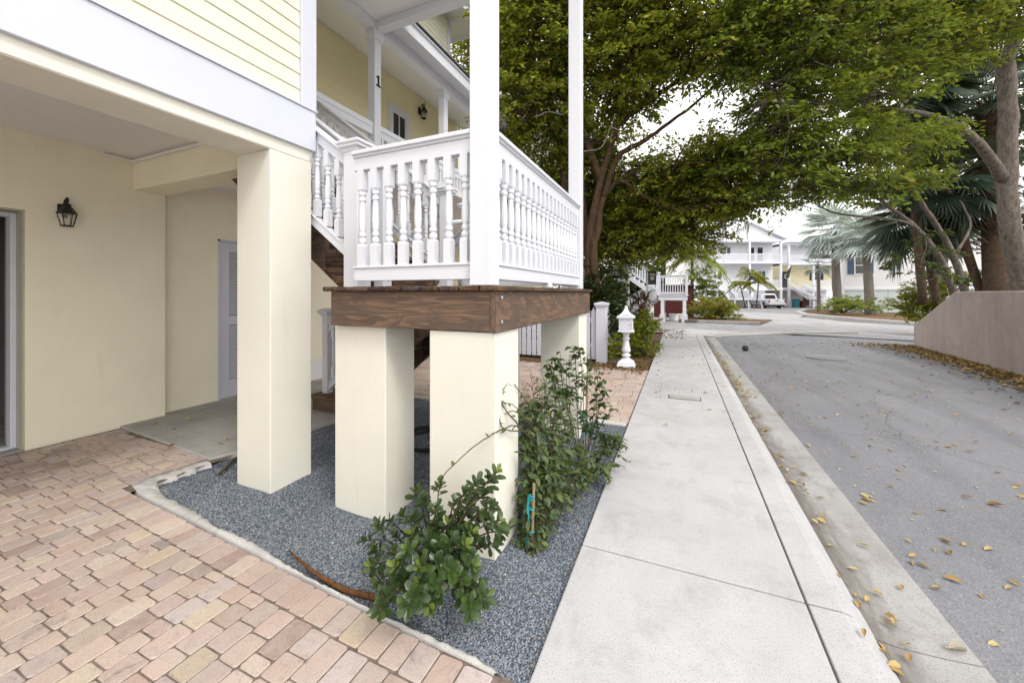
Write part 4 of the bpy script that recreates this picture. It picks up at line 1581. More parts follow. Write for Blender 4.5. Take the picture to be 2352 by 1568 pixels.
roots += limb(b, T((1458, 256, 8.8), (1560, 120, 8.2), (1600, 20, 7.8)), 0.05, 0.015, 6, 0.02)
roots += limb(b, T((1426, 411, 9.2), (1480, 450, 9.0), (1560, 480, 8.8), (1640, 470, 8.6)), 0.05, 0.015, 6, 0.02)
roots += limb(b, T((1292, 560, 9.7), (1297, 430, 9.7), (1290, 340, 9.6), (1250, 200, 9.3), (1180, 110, 9.0)), 0.14, 0.05, 9, 0.02)
LB = [bl(1090, 140, 12.2, .7, .7), bl(1130, 40, 11.5, 1.0, .9), bl(1150, 60, 9.0, .5, .8), bl(1160, 160, 9.2, .5, .6), bl(1080, 40, 13, .6, .7), bl(1110, 280, 12, .9, .6), bl(1210, 120, 8.6, 0.9, .9), bl(1270, 60, 8.3, 1.2, .9), bl(1200, 230, 8.9, 1.0, .8), bl(1290, 190, 8.7, 1.0, .8), bl(1110, 210, 11.6, .8, .7),
      bl(1190, 330, 9.8, .8, .5), bl(1260, 320, 9.5, .9, .6), bl(1400, 70, 8.2, 1.2, .9), bl(1400, 200, 8.5, 1.0, .7), bl(1480, 120, 8.0, 1.1, .8), bl(1540, 40, 7.6, 1.1, .8), bl(1620, 110, 7.5, 1.0, .6),
      bl(1460, 240, 8.8, .6, .4), bl(1400, 450, 11.4, .9, .7), bl(1480, 470, 11.4, 1.0, .6), bl(1560, 450, 11, .9, .5), bl(1420, 560, 11.6, .8, .5), bl(1500, 565, 11.2, .9, .35), bl(1300, 480, 11.6, 1, 1), bl(1450, 520, 10.4, .7, .35), bl(1540, 530, 10.2, .8, .3), bl(1600, 480, 10, .8, .3), bl(1380, 520, 10.2, .6, .5), bl(1430, 470, 10.0, .7, .4), bl(1500, 500, 9.8, .8, .3), bl(1550, 560, 10.0, .7, .22), bl(1600, 430, 9.6, .8, .35), bl(1520, 430, 10.4, .9, .4), bl(1660, 420, 9.2, .7, .3), bl(1390, 580, 11, .6, .3), bl(1340, 380, 10.0, .8, .6), bl(1560, 390, 8.9, .9, .45), bl(1640, 390, 8.7, .9, .4), bl(1690, 340, 8.3, .8, .45), bl(1480, 400, 9.6, .9, .5),
      bl(1440, 500, 10.0, .8, .5), bl(1510, 520, 9.8, .9, .35), bl(1580, 540, 9.6, .8, .22), bl(1560, 490, 9.4, .8, .3), bl(1450, 580, 10.3, .8, .3), bl(1640, 470, 8.9, .8, .3), bl(1690, 440, 8.5, .8, .3),
      bl(1720, 470, 8.3, .4, .2), bl(1330, 420, 10.6, 1.0, .9), bl(1240, 440, 10.6, .9, .9), bl(1370, 330, 10.4, 1.0, .8), bl(1330, 540, 10.9, 1.0, .9), bl(1070, 100, 13, .5, .7), bl(1330, -60, 8.2, 1.4, 1.0), bl(1480, -70, 7.6, 1.3, .9), bl(1210, -60, 8.6, 1.1, 1)]
twigs_to(b, LB, roots, 5, 0.026)
b.build('trunk', M['bark_brown'], tl, smooth=True)
crown_obj('crown', LB, 112, 38, 0.5, 0.105, M['leaf_left'], tl, 0.52, twigmat=M['bark_brown'])
# pale bare twigs that show against the crown
b = MB()
for pts in (T((1340, 348, 7.2), (1380, 340, 7.2), (1400, 300, 7.2), (1412, 262, 7.2)), T((1400, 290, 7.2), (1440, 310, 7.2), (1452, 345, 7.2)), T((1230, 268, 7.6), (1262, 258, 7.6), (1296, 264, 7.6))):
    limb(b, pts, 0.016, 0.006, 5, 0.01)
    b.build('bare_twig', M['bark_grey'], tl)
    b = MB()
for k in range(26):
    x = 1655 + random.uniform(0, 70)
    p = at(x, 505 + random.uniform(-15, 15), 8.4)
    b.tube([p, p + V((random.uniform(-.03, .03), 0, -random.uniform(0.15, 0.5)))], 0.005, 4)
b.build('hanging_roots', M['bark_grey'], tl)

# ---- the tree on the raised bed across the lane
tr = thing('shade_tree', 'grey trunked tree on the raised bed whose leafy crown reaches over the lane', 'tree', tuple(at(2335, 700, 9.3).xy) + (1.3,))
b = MB()
roots = []
roots += limb(b, T((2349, 690, 9.3), (2343, 621, 9.3), (2320, 520, 9.3), (2313, 406, 9.3), (2316, 271, 9.2), (2310, 173, 9.1), (2308, 140, 9.0)), 0.20, 0.15, 12, 0.01)
roots += limb(b, T((2308, 145, 9.0), (2341, 69, 8.8), (2308, 41, 8.7), (2306, -30, 8.5)), 0.13, 0.07, 10, 0.01)
roots += limb(b, T((2341, 69, 8.8), (2390, 20, 8.6)), 0.10, 0.07, 8)
roots += limb(b, T((2305, 410, 9.25), (2260, 345, 9.0), (2217, 301, 8.8), (2147, 268, 8.5), (2080, 255, 8.0), (1980, 250, 7.5)), 0.125, 0.03, 10, 0.012)
roots += limb(b, T((2293, 140, 9.0), (2248, 108, 8.7), (2150, 60, 8.2), (2020, 20, 7.6)), 0.06, 0.02, 8, 0.01)
roots += limb(b, T((2170, 300, 8.6), (2088, 343, 8.2), (2043, 353, 8.0), (1950, 360, 7.7)), 0.05, 0.015, 7, 0.01)
roots += limb(b, T((2080, 235, 8.0), (2037, 200, 7.8), (1940, 150, 7.3), (1850, 120, 6.9)), 0.05, 0.015, 7, 0.01)
roots += limb(b, T((2060, 215, 7.9), (1960, 225, 7.5), (1860, 240, 7.2), (1740, 230, 6.9)), 0.04, 0.012, 7, 0.01)
RB = [bl(1740, 40, 7.0, .9, .6), bl(1830, 80, 7.0, 1.0, .6), bl(1920, 30, 7.2, 1.0, .6), bl(1690, 130, 7.4, .6, .35), bl(1790, 190, 7.2, .8, .4), bl(1870, 160, 7.2, .9, .5), bl(1960, 120, 7.4, .9, .5), bl(2040, 60, 7.6, 1.0, .6),
      bl(1780, 290, 7.6, .9, .45), bl(1860, 260, 7.4, .8, .4), bl(1730, 370, 7.9, .8, .35), bl(1800, 380, 7.8, .9, .35), bl(1880, 350, 7.7, .9, .4), bl(1950, 330, 7.8, .8, .4), bl(1900, 420, 8.0, .9, .25), bl(1980, 410, 8.1, .8, .25),
      bl(2050, 350, 8.3, .7, .35), bl(2100, 320, 8.5, .6, .3), bl(2060, 420, 8.6, .7, .22), bl(1830, 430, 8.0, .6, .2), bl(2120, 90, 8.0, .9, .5), bl(2200, 40, 8.2, .9, .5), bl(2180, 130, 8.4, .8, .35), bl(2270, 60, 8.5, .7, .4), bl(2340, 20, 8.4, .6, .4),
      bl(2080, 160, 8.0, .7, .35), bl(1750, 440, 8.0, .5, .2), bl(1680, 90, 7.2, .7, .5), bl(1800, -60, 6.8, 1.2, .7), bl(1980, -60, 7.0, 1.2, .7), bl(2160, -50, 7.6, 1.2, .7), bl(2300, -60, 8.0, 1.2, .7), bl(2010, 230, 7.7, .6, .35), bl(1670, 340, 8.0, .4, .25)]
twigs_to(b, RB, roots, 5, 0.022)
b.build('trunk', M['bark_grey'], tr, smooth=True)
crown_obj('crown', RB, 120, 38, 0.5, 0.10, M['leaf_right'], tr, 0.5, twigmat=M['bark_grey'])

# leaning twin stems at the end of the wall
tn = thing('leaning_tree', 'slim leaning tree with two bare stems rising from behind the wall end', 'tree', tuple(at(2205, 700, 9.6).xy) + (1.3,))
b = MB()
roots = []
roots += limb(b, T((2197, 690, 9.6), (2160, 595, 9.4), (2109, 527, 9.2), (2052, 482, 9.0), (1995, 440, 8.8)), 0.09, 0.03, 8, 0.01)
roots += limb(b, T((2223, 690, 9.7), (2187, 582, 9.5), (2149, 515, 9.3), (2109, 455, 9.1), (2080, 405, 8.9)), 0.095, 0.03, 8, 0.01)
roots += limb(b, T((2105, 524, 9.2), (2060, 505, 9.0), (1939, 494, 8.7), (1890, 478, 8.6), (1866, 460, 8.5)), 0.035, 0.012, 7, 0.008)
roots += limb(b, T((2190, 590, 9.5), (2230, 520, 9.6), (2205, 460, 9.6)), 0.04, 0.012, 7, 0.01)
NB = [bl(2085, 605, 9.2, .33, .14), bl(2120, 620, 9.2, .3, .16), bl(2140, 575, 9.3, .3, .15), bl(2160, 640, 9.4, .25, .1), bl(1990, 440, 8.7, .6, .2), bl(2080, 410, 8.9, .6, .25), bl(2130, 540, 9.3, .22, .12), bl(1870, 455, 8.5, .35, .12)]
twigs_to(b, NB, roots, 2, 0.012)
b.build('trunk', M['bark_grey'], tn, smooth=True)
crown_obj('crown', NB, 75, 26, 0.32, 0.11, M['leaf_hedge'], tn, 0.6)


# ---- palms
def fan_mesh(N=24, R=1.0, span=2.6, fold=0.035, split=0.5):
    """one fan leaf in its own frame: petiole end at origin, growing along +X, up +Z; returns verts, quads"""
    v, f = [], []
    for k in range(N):
        a = -span / 2 + span * (k + 0.5) / N
        h = span / N / 2 * 0.86
        rl = R * (0.82 + 0.18 * math.cos(a * 0.9)) * random.uniform(0.94, 1.05)
        def pt(r, an, z): return (r * math.cos(an), r * math.sin(an), z - 0.16 * (r / R) ** 2.2 * R)
        n = len(v)
        rs = rl * split
        v += [pt(0.02, a, 0), pt(rs, a - h, -fold * 0.4), pt(rs, a, fold), pt(rs, a + h, -fold * 0.4), pt(rl, a, -0.10 * R * random.random())]
        f += [(n, n + 1, n + 2, n + 2), (n, n + 2, n + 3, n + 3), (n + 1, n + 4, n + 2, n + 2), (n + 2, n + 4, n + 3, n + 3)]
    return v, [x[:3] for x in f]


def fan_palm(name, label, base, top, r0, r1, R, nf, pet, matl, matb, dead=0, low=-0.9, group=None, span=2.6, N=24):
    t = thing(name, label, 'palm', base, 0, group)
    b = MB()
    limb(b, [V(base) - V((0, 0, 0.1)), (V(base) * 0.5 + V(top) * 0.5) + V((random.uniform(-.05, .05), 0, 0)), V(top)], r0, r1, 12, 0.01)
    b.build('trunk', matb, t, smooth=True)
    vs, fs = [], []
    pb = MB()
    for k in range(nf):
        az = k * 2.39996 + random.uniform(-.2, .2)
        el = low + (1.35 - low) * ((k + 0.5) / nf) + random.uniform(-.12, .12)
        d = V((math.cos(az) * math.cos(el), math.sin(az) * math.cos(el), math.sin(el)))
        p0 = V(top) + V((0, 0, 0.05))
        p1 = p0 + d * pet * random.uniform(0.8, 1.15)
        pb.tube([p0, (p0 + p1) / 2 + V((0, 0, 0.04)), p1], [0.03, 0.02, 0.014], 5)
        x = (d + V((0, 0, -0.25))).normalized()
        y = V((0, 0, 1)).cross(x).normalized()
        z = x.cross(y)
        v, f = fan_mesh(N=N, R=R * random.uniform(0.85, 1.1), span=span)
        rot = Matrix((x, y, z)).transposed()
        n = len(vs)
        vs += [tuple(p1 + rot @ V(q)) for q in v]
        fs += [tuple(i + n for i in q) for q in f]
    np_mesh('crown', np.array(vs), np.array(fs), matl, t)
    pb.build('leaf_stalks', matl, t, smooth=True)
    return t


def feather_palm(name, label, bases, R, nf, matl, matb, r=0.06, group=None, llen=0.45, nl=26, droop=0.9, lw=0.035):
    """bases: list of (foot, top)"""
    t = thing(name, label, 'palm', bases[0][0], 0, group)
    b = MB()
    for f0, t0 in bases:
        f0, t0 = V(f0), V(t0)
        limb(b, [f0 - V((0, 0, .1)), (f0 + t0) / 2 + V((random.uniform(-.06, .06), random.uniform(-.06, .06), 0)), t0], r, r * 0.6, 8)
    b.build('trunk', matb, t, smooth=True)
    P, D, U, L = [], [], [], []
    rb = MB()
    for f0, t0 in bases:
        for k in range(nf):
            az = k * 2.39996 + random.random()
            el = random.uniform(0.15, 1.25)
            RR = R * random.uniform(0.75, 1.1)
            d = V((math.cos(az) * math.cos(el), math.sin(az) * math.cos(el), math.sin(el)))
            pts = [V(t0) + d * RR * s - V((0, 0, 1)) * droop * RR * s * s * (0.5 + 0.4 * math.cos(el)) for s in [i / 8 for i in range(9)]]
            rb.tube(pts, [0.018 * (1 - i / 9) + 0.004 for i in range(9)], 4)
            for i in range(nl):
                s = 0.12 + 0.86 * i / nl
                q = s * 8
                a = min(int(q), 7)
                p = pts[a].lerp(pts[a + 1], q - a)
                tg = (pts[a + 1] - pts[a]).normalized()
                sd = tg.cross(V((0, 0, 1))).normalized()
                for sg in (-1, 1):
                    P.append(p)
                    D.append(sd * sg * 0.85 + tg * 0.6 + V((0, 0, -0.35 + random.uniform(-.2, .2))))
                    U.append(V((0, 0, 1)) + sd * sg * 0.3)
                    L.append(llen * (0.55 + 0.6 * math.sin(math.pi * min(1, s * 0.9 + 0.1))) * random.uniform(.85, 1.1))
    L = np.array(L)
    v, f = leaf_quads(np.array([tuple(p) for p in P]), np.array([tuple(p) for p in D]), np.array([tuple(p) for p in U]), L, np.full(len(L), lw), 0.05)
    np_mesh('crown', v, f, matl, t)
    rb.build('leaf_stalks', matl, t)
    return t


def ground_at(px, py):
    """point on the street surface under a pixel (the street falls gently away)"""
    z = -0.1
    for _ in range(6):
        p = hit(px, py, z)
        z = road_z(p.y)
    return hit(px, py, z)


SP = 'silver fan palms on the island'
p = ground_at(1998, 724)
dd = (p - V((0, 0, EYE))).dot(V((-SN, CS, 0)))
tp = at(1988, 556, dd)
fan_palm('silver_palm', 'stout silver fan palm standing in the mulch bed nearest the lane', tuple(p), tuple(tp), 0.34, 0.24, 1.5, 32, 1.0, M['leaf_silver'], M['bark_palm'], group=SP, low=-0.7, N=13)
p2 = at(1925, 712, dd + 4.0); p2.z = road_z(p2.y)
fan_palm('silver_palm', 'tallest silver fan palm with the broadest crown, between the other two', tuple(p2), tuple(at(1918, 535, dd + 4.0)), 0.36, 0.26, 2.15, 36, 1.3, M['leaf_silver'], M['bark_palm'], group=SP, low=-0.8, N=13)
p3 = at(1881, 712, dd + 6.0); p3.z = road_z(p3.y)
fan_palm('silver_palm', 'slim short silver fan palm, leftmost of the three, with a thin grey trunk', tuple(p3), tuple(at(1878, 612, dd + 6.0)), 0.17, 0.13, 1.0, 14, 0.7, M['leaf_silver'], M['bark_palm'], group=SP, low=-0.8, N=13)
# dark palms on the raised bed
for k, (px, py, d, foot, R, lab) in enumerate(((2170, 425, 11.2, 2262, 1.05, 'dark green fan palm between the leaning stems and the thick booted trunk'), (2085, 215, 11.4, 2120, 1.3, 'tall dark fan palm half hidden in the tree crown over the lane'),
        (2120, 500, 12.4, 2150, 1.35, 'lowest dark fan palm, just behind the two leaning stems'))):
    f0 = at(foot, 690, d); f0.z = 1.2
    fan_palm('dark_fan_palm', lab, tuple(f0), tuple(at(px, py, d)), 0.11, 0.09, R, 30, 0.75, M['leaf_fan'], M['bark_boot'], group='dark fan palms on the raised bed', low=-1.2)
f0 = at(2290, 690, 10.8); f0.z = 1.2
cp = fan_palm('cabbage_palm', 'thick trunked palm with shaggy brown leaf bases behind the grey trunk', tuple(f0), tuple(at(2275, 250, 10.8)), 0.27, 0.30, 1.2, 20, 0.8, M['leaf_fan'], M['bark_boot'], low=-0.5)
b = MB()
for k in range(150):
    t_ = random.random()
    c = V(f0).lerp(at(2275, 250, 10.8), 0.28 + 0.72 * t_)
    a = random.uniform(0, 6.28)
    o_ = V((math.cos(a), math.sin(a), 0))
    b.bar(c + o_ * 0.24, c + o_ * 0.40 + V((0, 0, random.uniform(0.12, 0.3))), 0.08, 0.025)
b.build('leaf_bases', M['bark_boot'], cp)['kind'] = 'stuff'
# feather palms down the street
pa = [ground_at(1712, 706), ground_at(1722, 704), ground_at(1736, 705)]
dq = 36.0
feather_palm('young_palm', 'yellow green feather palm with slim stems in front of the far white house', [(tuple(pa[0]), tuple(at(1700, 655, dq))), (tuple(pa[1]), tuple(at(1722, 628, dq))), (tuple(pa[2]), tuple(at(1742, 650, dq)))], 1.7, 11, M['leaf_gold'], M['bark_palm'], 0.09, None, 0.5, 22, 1.0, 0.07)
pb_ = at(1590, 735, 27.0); pb_.z = road_z(pb_.y)
feather_palm('street_palm', 'drooping green feather palm behind the white landing', [(tuple(pb_), tuple(at(1590, 590, 27)))], 2.7, 26, M['leaf_palm'], M['bark_palm'], 0.14, None, 0.6, 28, 1.0, 0.07)


# ---- bushes and hedges
def bush(name, label, cat, blobs, dens, n, twig, leaf, mat, wid=0.5, group=None, tilt=0.6, stems=True):
    c0 = V(blobs[0][0])
    lo = min(c[2] - rz for c, rx, ry, rz in blobs)
    t = thing(name, label, cat, (c0.x, c0.y, max(lo, road_z(c0.y)) if c0.z < 3 else lo), 0, group)
    C, D = blob_points(blobs, dens)
    D[:, 2] += 0.35
    gz_ = road_z(c0.y) - 0.02
    C[:, 2] = np.maximum(C[:, 2], gz_ + 0.05)
    v, f = sprays(C, D, n, twig, leaf, wid, tilt)
    v[:, 2] = np.maximum(v[:, 2], gz_)
    np_mesh('foliage', v, f, mat, t)
    if stems:
        b = MB()
        for c, rx, ry, rz in blobs:
            c = V(c)
            for k in range(5):
                e = c + V((random.uniform(-rx, rx), random.uniform(-ry, ry), random.uniform(-rz * .3, rz * .7))) * 0.8
                f_ = V((c0.x + random.uniform(-.12, .12), c0.y + random.uniform(-.12, .12), t.location.z - 0.03))
                limb(b, [f_, (f_ + e) / 2 + V((0, 0, .05)), e], 0.02, 0.006, 5, 0.01)
        b.build('stems', M['stem'], t)
    return t


bush('hedge', 'dark green hedge rising behind the picket fence', 'hedge', [bl(1380, 690, 9.2, .55, .6), bl(1375, 640, 9.4, .45, .4), bl(1405, 720, 8.9, .4, .5), bl(1340, 700, 9.3, .5, .5), bl(1420, 660, 9.6, .3, .3), bl(1380, 760, 9.2, .5, .4), bl(1260, 720, 9.4, .6, .6), bl(1200, 740, 9.5, .6, .5)], 460, 26, 0.18, 0.075, M['leaf_hedge'])
bush('mailbox_hedge', 'bushy green hedge plant beside the pavement behind the mailbox', 'shrub', [bl(1474, 795, 8.6, .33, .40), bl(1484, 745, 8.9, .28, .3), bl(1420, 800, 8.5, .25, .4), bl(1455, 760, 9.0, .4, .4)], 620, 26, 0.14, 0.06, M['leaf_left'])
bush('weedy_clump', 'low straggly weeds at the foot of the mailbox', 'weeds', [bl(1405, 838, 7.5, .14, .10), bl(1385, 848, 7.3, .12, .08), bl(1475, 842, 7.5, .16, .05)], 260, 14, 0.10, 0.04, M['leaf_vine'], stems=False)
# strap-leaved maroon plant
ti = thing('cordyline', 'maroon strap leaved plant above the mailbox', 'plant', (at(1478, 800, 9.6).x, at(1478, 800, 9.6).y, 0))
P, D, U, L = [], [], [], []
b = MB()
for k in range(9):
    a = at(1478 + random.uniform(-34, 24), 700 + random.uniform(-26, 45), 9.6 + random.uniform(-.3, .3))
    f_ = V((ti.location.x + random.uniform(-.15, .15), ti.location.y + random.uniform(-.15, .15), -0.02))
    limb(b, [f_, (f_ + a) / 2, a], 0.02, 0.012, 6)
    for i in range(26):
        az, el = random.uniform(0, 6.28), random.uniform(-0.5, 1.2)
        P.append(tuple(a + V((0, 0, random.uniform(-.12, .05)))))
        D.append((math.cos(az) * math.cos(el), math.sin(az) * math.cos(el), math.sin(el)))
        U.append((random.uniform(-.3, .3), random.uniform(-.3, .3), 1))
        L.append(random.uniform(.25, .42))
b.build('stem', M['stem'], ti)
L = np.array(L)
v, f = leaf_quads(np.array(P), np.array(D), np.array(U), L, L * 0.2)
np_mesh('foliage', v, f, M['leaf_ti'], ti)
gz1 = ground_at(1640, 742)
dgb = 23.0
bush('golden_bush', 'rounded yellow green bush on the near kerb corner of the cross street', 'bush', [bl(1640, 706, dgb, 1.0, .55), bl(1615, 715, dgb, .7, .5), bl(1668, 716, dgb, .7, .4)], 130, 30, 0.4, 0.15, M['leaf_gold'], 0.4)
bush('verge_tuft', 'pale grassy tuft at the end of the near kerb corner', 'plant', [bl(1690, 738, 22.3, .5, .18), bl(1715, 741, 22.2, .3, .1)], 80, 20, 0.3, 0.14, M['leaf_gold'], 0.25, stems=False)
bush('street_shrub', 'tall bright green shrub beside the white landing', 'shrub', [bl(1612, 640, 26, .9, .8), bl(1600, 670, 26, .8, .7), bl(1630, 660, 26, .6, .6)], 45, 30, 0.5, 0.2, M['leaf_palm'], 0.35)
bush('island_shrub', 'low olive shrubs around the foot of the silver palms', 'shrub', [bl(1935, 702, 28.5, .9, .5), bl(1965, 700, 28, .8, .55), bl(1910, 705, 29, .6, .4), bl(1950, 695, 29, .8, .5), bl(2025, 706, 27.5, .5, .4), bl(1985, 700, 28.5, .6, .5)], 60, 28, 0.4, 0.17, M['leaf_palm'], 0.35)
bush('wall_shrub', 'yellow green leafy shrub spilling round the low end of the pink wall', 'shrub', [bl(2150, 675, 13.6, .7, .5), bl(2115, 710, 13.9, .65, .45), bl(2160, 645, 13.4, .5, .32), bl(2085, 700, 14.2, .45, .4), bl(2140, 720, 13.6, .6, .4)], 190, 26, 0.28, 0.12, M['leaf_gold'], 0.4)
bush('clipped_hedge', 'dark clipped hedge on the raised bed behind the wall', 'hedge', [bl(2280, 640, 13, .9, .22), bl(2350, 640, 12.5, .9, .22), bl(2230, 645, 13.5, .7, .2), bl(2400, 640, 12, .9, .25)], 120, 26, 0.25, 0.09, M['leaf_hedge'], stems=False)
bush('bed_thicket', 'dark leafy thicket between the palms on the raised bed', 'shrub', [bl(2330, 470, 13.5, 1.0, 1.2), bl(2340, 250, 13.0, 1.1, 1.3), bl(2230, 180, 13, 1.2, .8), bl(2260, 380, 13.6, .8, .9), bl(2200, 300, 13.2, .9, .7), bl(2120, 130, 12.5, 1.2, .8), bl(2060, 330, 12.8, 1.1, .7), bl(2170, 400, 13.4, 1.0, .8), bl(2250, 520, 14, .9, .7), bl(2340, 580, 13.5, .8, .6), bl(2320, 350, 13.5, 1, .9)], 62, 30, 0.5, 0.13, M['leaf_hedge'], 0.42, stems=False)

# far tree line behind the houses
far = [bl(x, 640 + random.uniform(-12, 12), 75 + random.uniform(-6, 6), 4.5, 4.0) for x in range(1380, 1660, 40)] + [bl(x, 630, 60, 4, 4) for x in (2080, 2140, 2200, 2260, 2330)]
C, D = blob_points(far, 6)
v, f = sprays(C, D, 36, 1.8, 0.7, 0.6, 0.6)
tag(np_mesh('far_treeline', v, f, M['leaf_hedge']), kind='stuff')

# ------------------------------------------------------------------ plants in the gravel bed
def fullleaf_obj(name, P, D, U, L, wid, mat, parent, curl=0.12, fold=0.15, obov=True):
    L = np.array(L)
    v, f = leaf_full(np.array([tuple(p) for p in P]), np.array([tuple(p) for p in D]), np.array([tuple(p) for p in U]), L, L * wid, curl, fold, obov)
    return np_mesh(name, v, f, mat, parent)


def on_bed(px, py):
    return hit(px, py, -0.02)


fs_ = thing('round_leaf_shrub', 'low glossy round leaved shrub in the gravel at the foot of the front pillar', 'shrub', tuple(on_bed(990, 1330)))
tips = [(838, 1238, 1.85), (868, 1205, 1.95), (893, 1265, 1.8), (850, 1300, 1.75), (905, 1225, 1.9), (955, 1128, 1.95), (948, 1185, 1.9), (1000, 1165, 1.9), (985, 1235, 1.75), (1040, 1235, 1.78), (1010, 1290, 1.62), (960, 1300, 1.68),
        (915, 1330, 1.62), (878, 1375, 1.62), (905, 1300, 1.7), (985, 1390, 1.52), (950, 1365, 1.55), (1075, 1365, 1.6), (1100, 1345, 1.65), (1085, 1395, 1.55), (1060, 1330, 1.65), (1010, 1110, 1.9), (1045, 1150, 1.86), (1068, 1128, 1.84),
        (1100, 1180, 1.8), (1085, 1220, 1.78), (1120, 1190, 1.78), (1148, 1195, 1.76), (1140, 1245, 1.78), (1105, 1250, 1.8), (1065, 1275, 1.75), (1030, 1200, 1.85), (975, 1150, 1.95), (925, 1180, 1.95), (930, 1260, 1.72), (1000, 1340, 1.58), (1118, 1370, 1.6), (1125, 1100, 1.78), (1140, 1082, 1.77), (1095, 1105, 1.80), (1110, 1135, 1.8), (1078, 1160, 1.83), (868, 1335, 1.68), (1040, 1310, 1.6), (935, 1395, 1.53), (1018, 1255, 1.66), (860, 1265, 1.85), (895, 1195, 2.0), (1130, 1160, 1.8), (1155, 1215, 1.74), (1000, 1200, 1.8), (945, 1225, 1.8), (1055, 1190, 1.82), (1090, 1300, 1.7), (870, 1400, 1.58), (1000, 1370, 1.53), (960, 1340, 1.6), (1100, 1380, 1.58), (1070, 1250, 1.75)]
b = MB()
P, D, U, L = [], [], [], []
Py, Dy, Uy, Ly = [], [], [], []
f0 = on_bed(990, 1330)
for (px, py, d) in tips:
    d2 = d * 0.97 + random.uniform(-.07, .07)
    tip = at(px, py, d2)
    tip.z = max(tip.z, 0.03)
    ft = f0 + V((random.uniform(-.05, .05), random.uniform(-.05, .05), -0.02))
    mid = ft.lerp(tip, 0.5) + V((0, 0, 0.05)) + (tip - f0) * 0.08
    Q = limb(b, [ft, mid, tip], 0.006, 0.0028, 6, 0.004)
    ax = (Q[-1] - Q[-4]).normalized()
    ax = (ax + V((0, 0, 0.35))).normalized()
    a1 = ax.orthogonal().normalized()
    a2 = ax.cross(a1)
    yng = random.random() < 0.33
    nl = random.randint(9, 13)
    for i in range(nl):
        an = i * 2.4 + random.uniform(-.3, .3)
        s = i / nl
        el = 0.2 + 0.95 * s + random.uniform(-.15, .15)
        rad = a1 * math.cos(an) + a2 * math.sin(an)
        dr = (rad * math.cos(el) + ax * math.sin(el))
        p = Q[-1] - ax * 0.045 * (1 - s)
        top = yng and s > 0.62
        (Py if top else P).append(p)
        (Dy if top else D).append(dr)
        (Uy if top else U).append((ax - rad * 0.4).normalized())
        (Ly if top else L).append((0.056 if not top else 0.048) * random.uniform(.8, 1.2) * (1 - 0.25 * s))
    # leaves down the stem
    for q in Q[3:-1]:
        for i in range(1):
            an = random.uniform(0, 6.28)
            rad = (a1 * math.cos(an) + a2 * math.sin(an))
            P.append(q); D.append((rad + ax * 0.5)); U.append(ax - rad * 0.4); L.append(0.046 * random.uniform(.8, 1.15))
b.build('stems', M['stem'], fs_, smooth=True)
fullleaf_obj('foliage', P, D, U, L, 0.5, M['leaf_shrub'], fs_)
fullleaf_obj('young_foliage', Py, Dy, Uy, Ly, 0.5, M['leaf_young'], fs_)


def leafy(name, label, foot, spots, nl, leaf, mat, stake=None, wid=0.5, spread=0.09, per=6, cat='shrub', along=0):
    """spots: (px,py,d,spread scale) leaf clusters joined to the foot by stems"""
    t = thing(name, label, cat, tuple(foot))
    b = MB()
    P, D, U, L = [], [], [], []
    for (px, py, d, s) in spots:
        c = at(px, py, d)
        ft = V(foot) + V((random.uniform(-.04, .04), random.uniform(-.04, .04), -0.02))
        mid = ft.lerp(c, 0.55) + V((random.uniform(-.04, .04), random.uniform(-.04, .04), 0.04))
        Q = limb(b, [ft, mid, c], 0.0038, 0.0018, 5, 0.006)
        if along:
            for q in Q[1:]:
                for i in range(along):
                    az = random.uniform(0, 6.28)
                    P.append(q + V((random.gauss(0, .022), random.gauss(0, .022), random.gauss(0, .02))))
                    D.append((math.cos(az), math.sin(az), random.uniform(-.9, .2)))
                    U.append((random.gauss(0, .45), random.gauss(0, .45), 1))
                    L.append(leaf * random.uniform(.6, 1.2))
        for k in range(per):
            e = c + V((random.gauss(0, 1), random.gauss(0, 1), random.gauss(0, .9))) * spread * s
            e.z = max(e.z, 0.0)
            q = random.choice(Q[len(Q) // 2:])
            R_ = limb(b, [q, (q + e) / 2 + V((0, 0, .015)), e], 0.0025, 0.0012, 4)
            for i in range(max(2, int(nl / per))):
                p = R_[0].lerp(R_[-1], random.uniform(0.35, 1.05))
                az = random.uniform(0, 6.28)
                P.append(p)
                D.append((math.cos(az), math.sin(az), random.uniform(-.6, .35)))
                U.append((random.gauss(0, .45), random.gauss(0, .45), 1))
                L.append(leaf * random.uniform(.6, 1.25))
    b.build('stems', M['stem'], t)
    fullleaf_obj('foliage', P, D, U, L, wid, mat, t, 0.2, 0.2, False)
    if stake:
        for (fx, fy, h) in stake:
            b = MB()
            b.tube([(fx, fy, -0.03), (fx + 0.01, fy + 0.01, h)], 0.008, 7)
            b.build('stake', M['stake'], t)
            for k in range(4):
                b = MB()
                z = h * random.uniform(0.12, 0.85)
                aa = random.uniform(0, 3.1)
                b.bar((fx - 0.012, fy - 0.014, z), (fx + 0.02 * math.cos(aa), fy - 0.03, z - 0.05 - 0.03 * random.random()), 0.004, 0.018)
                b.tube([(fx + 0.014 * math.cos(q), fy + 0.014 * math.sin(q), z) for q in [i * math.pi / 4 for i in range(9)]], 0.004, 5)
                b.build('tie_tape', M['tape'], t)
    return t


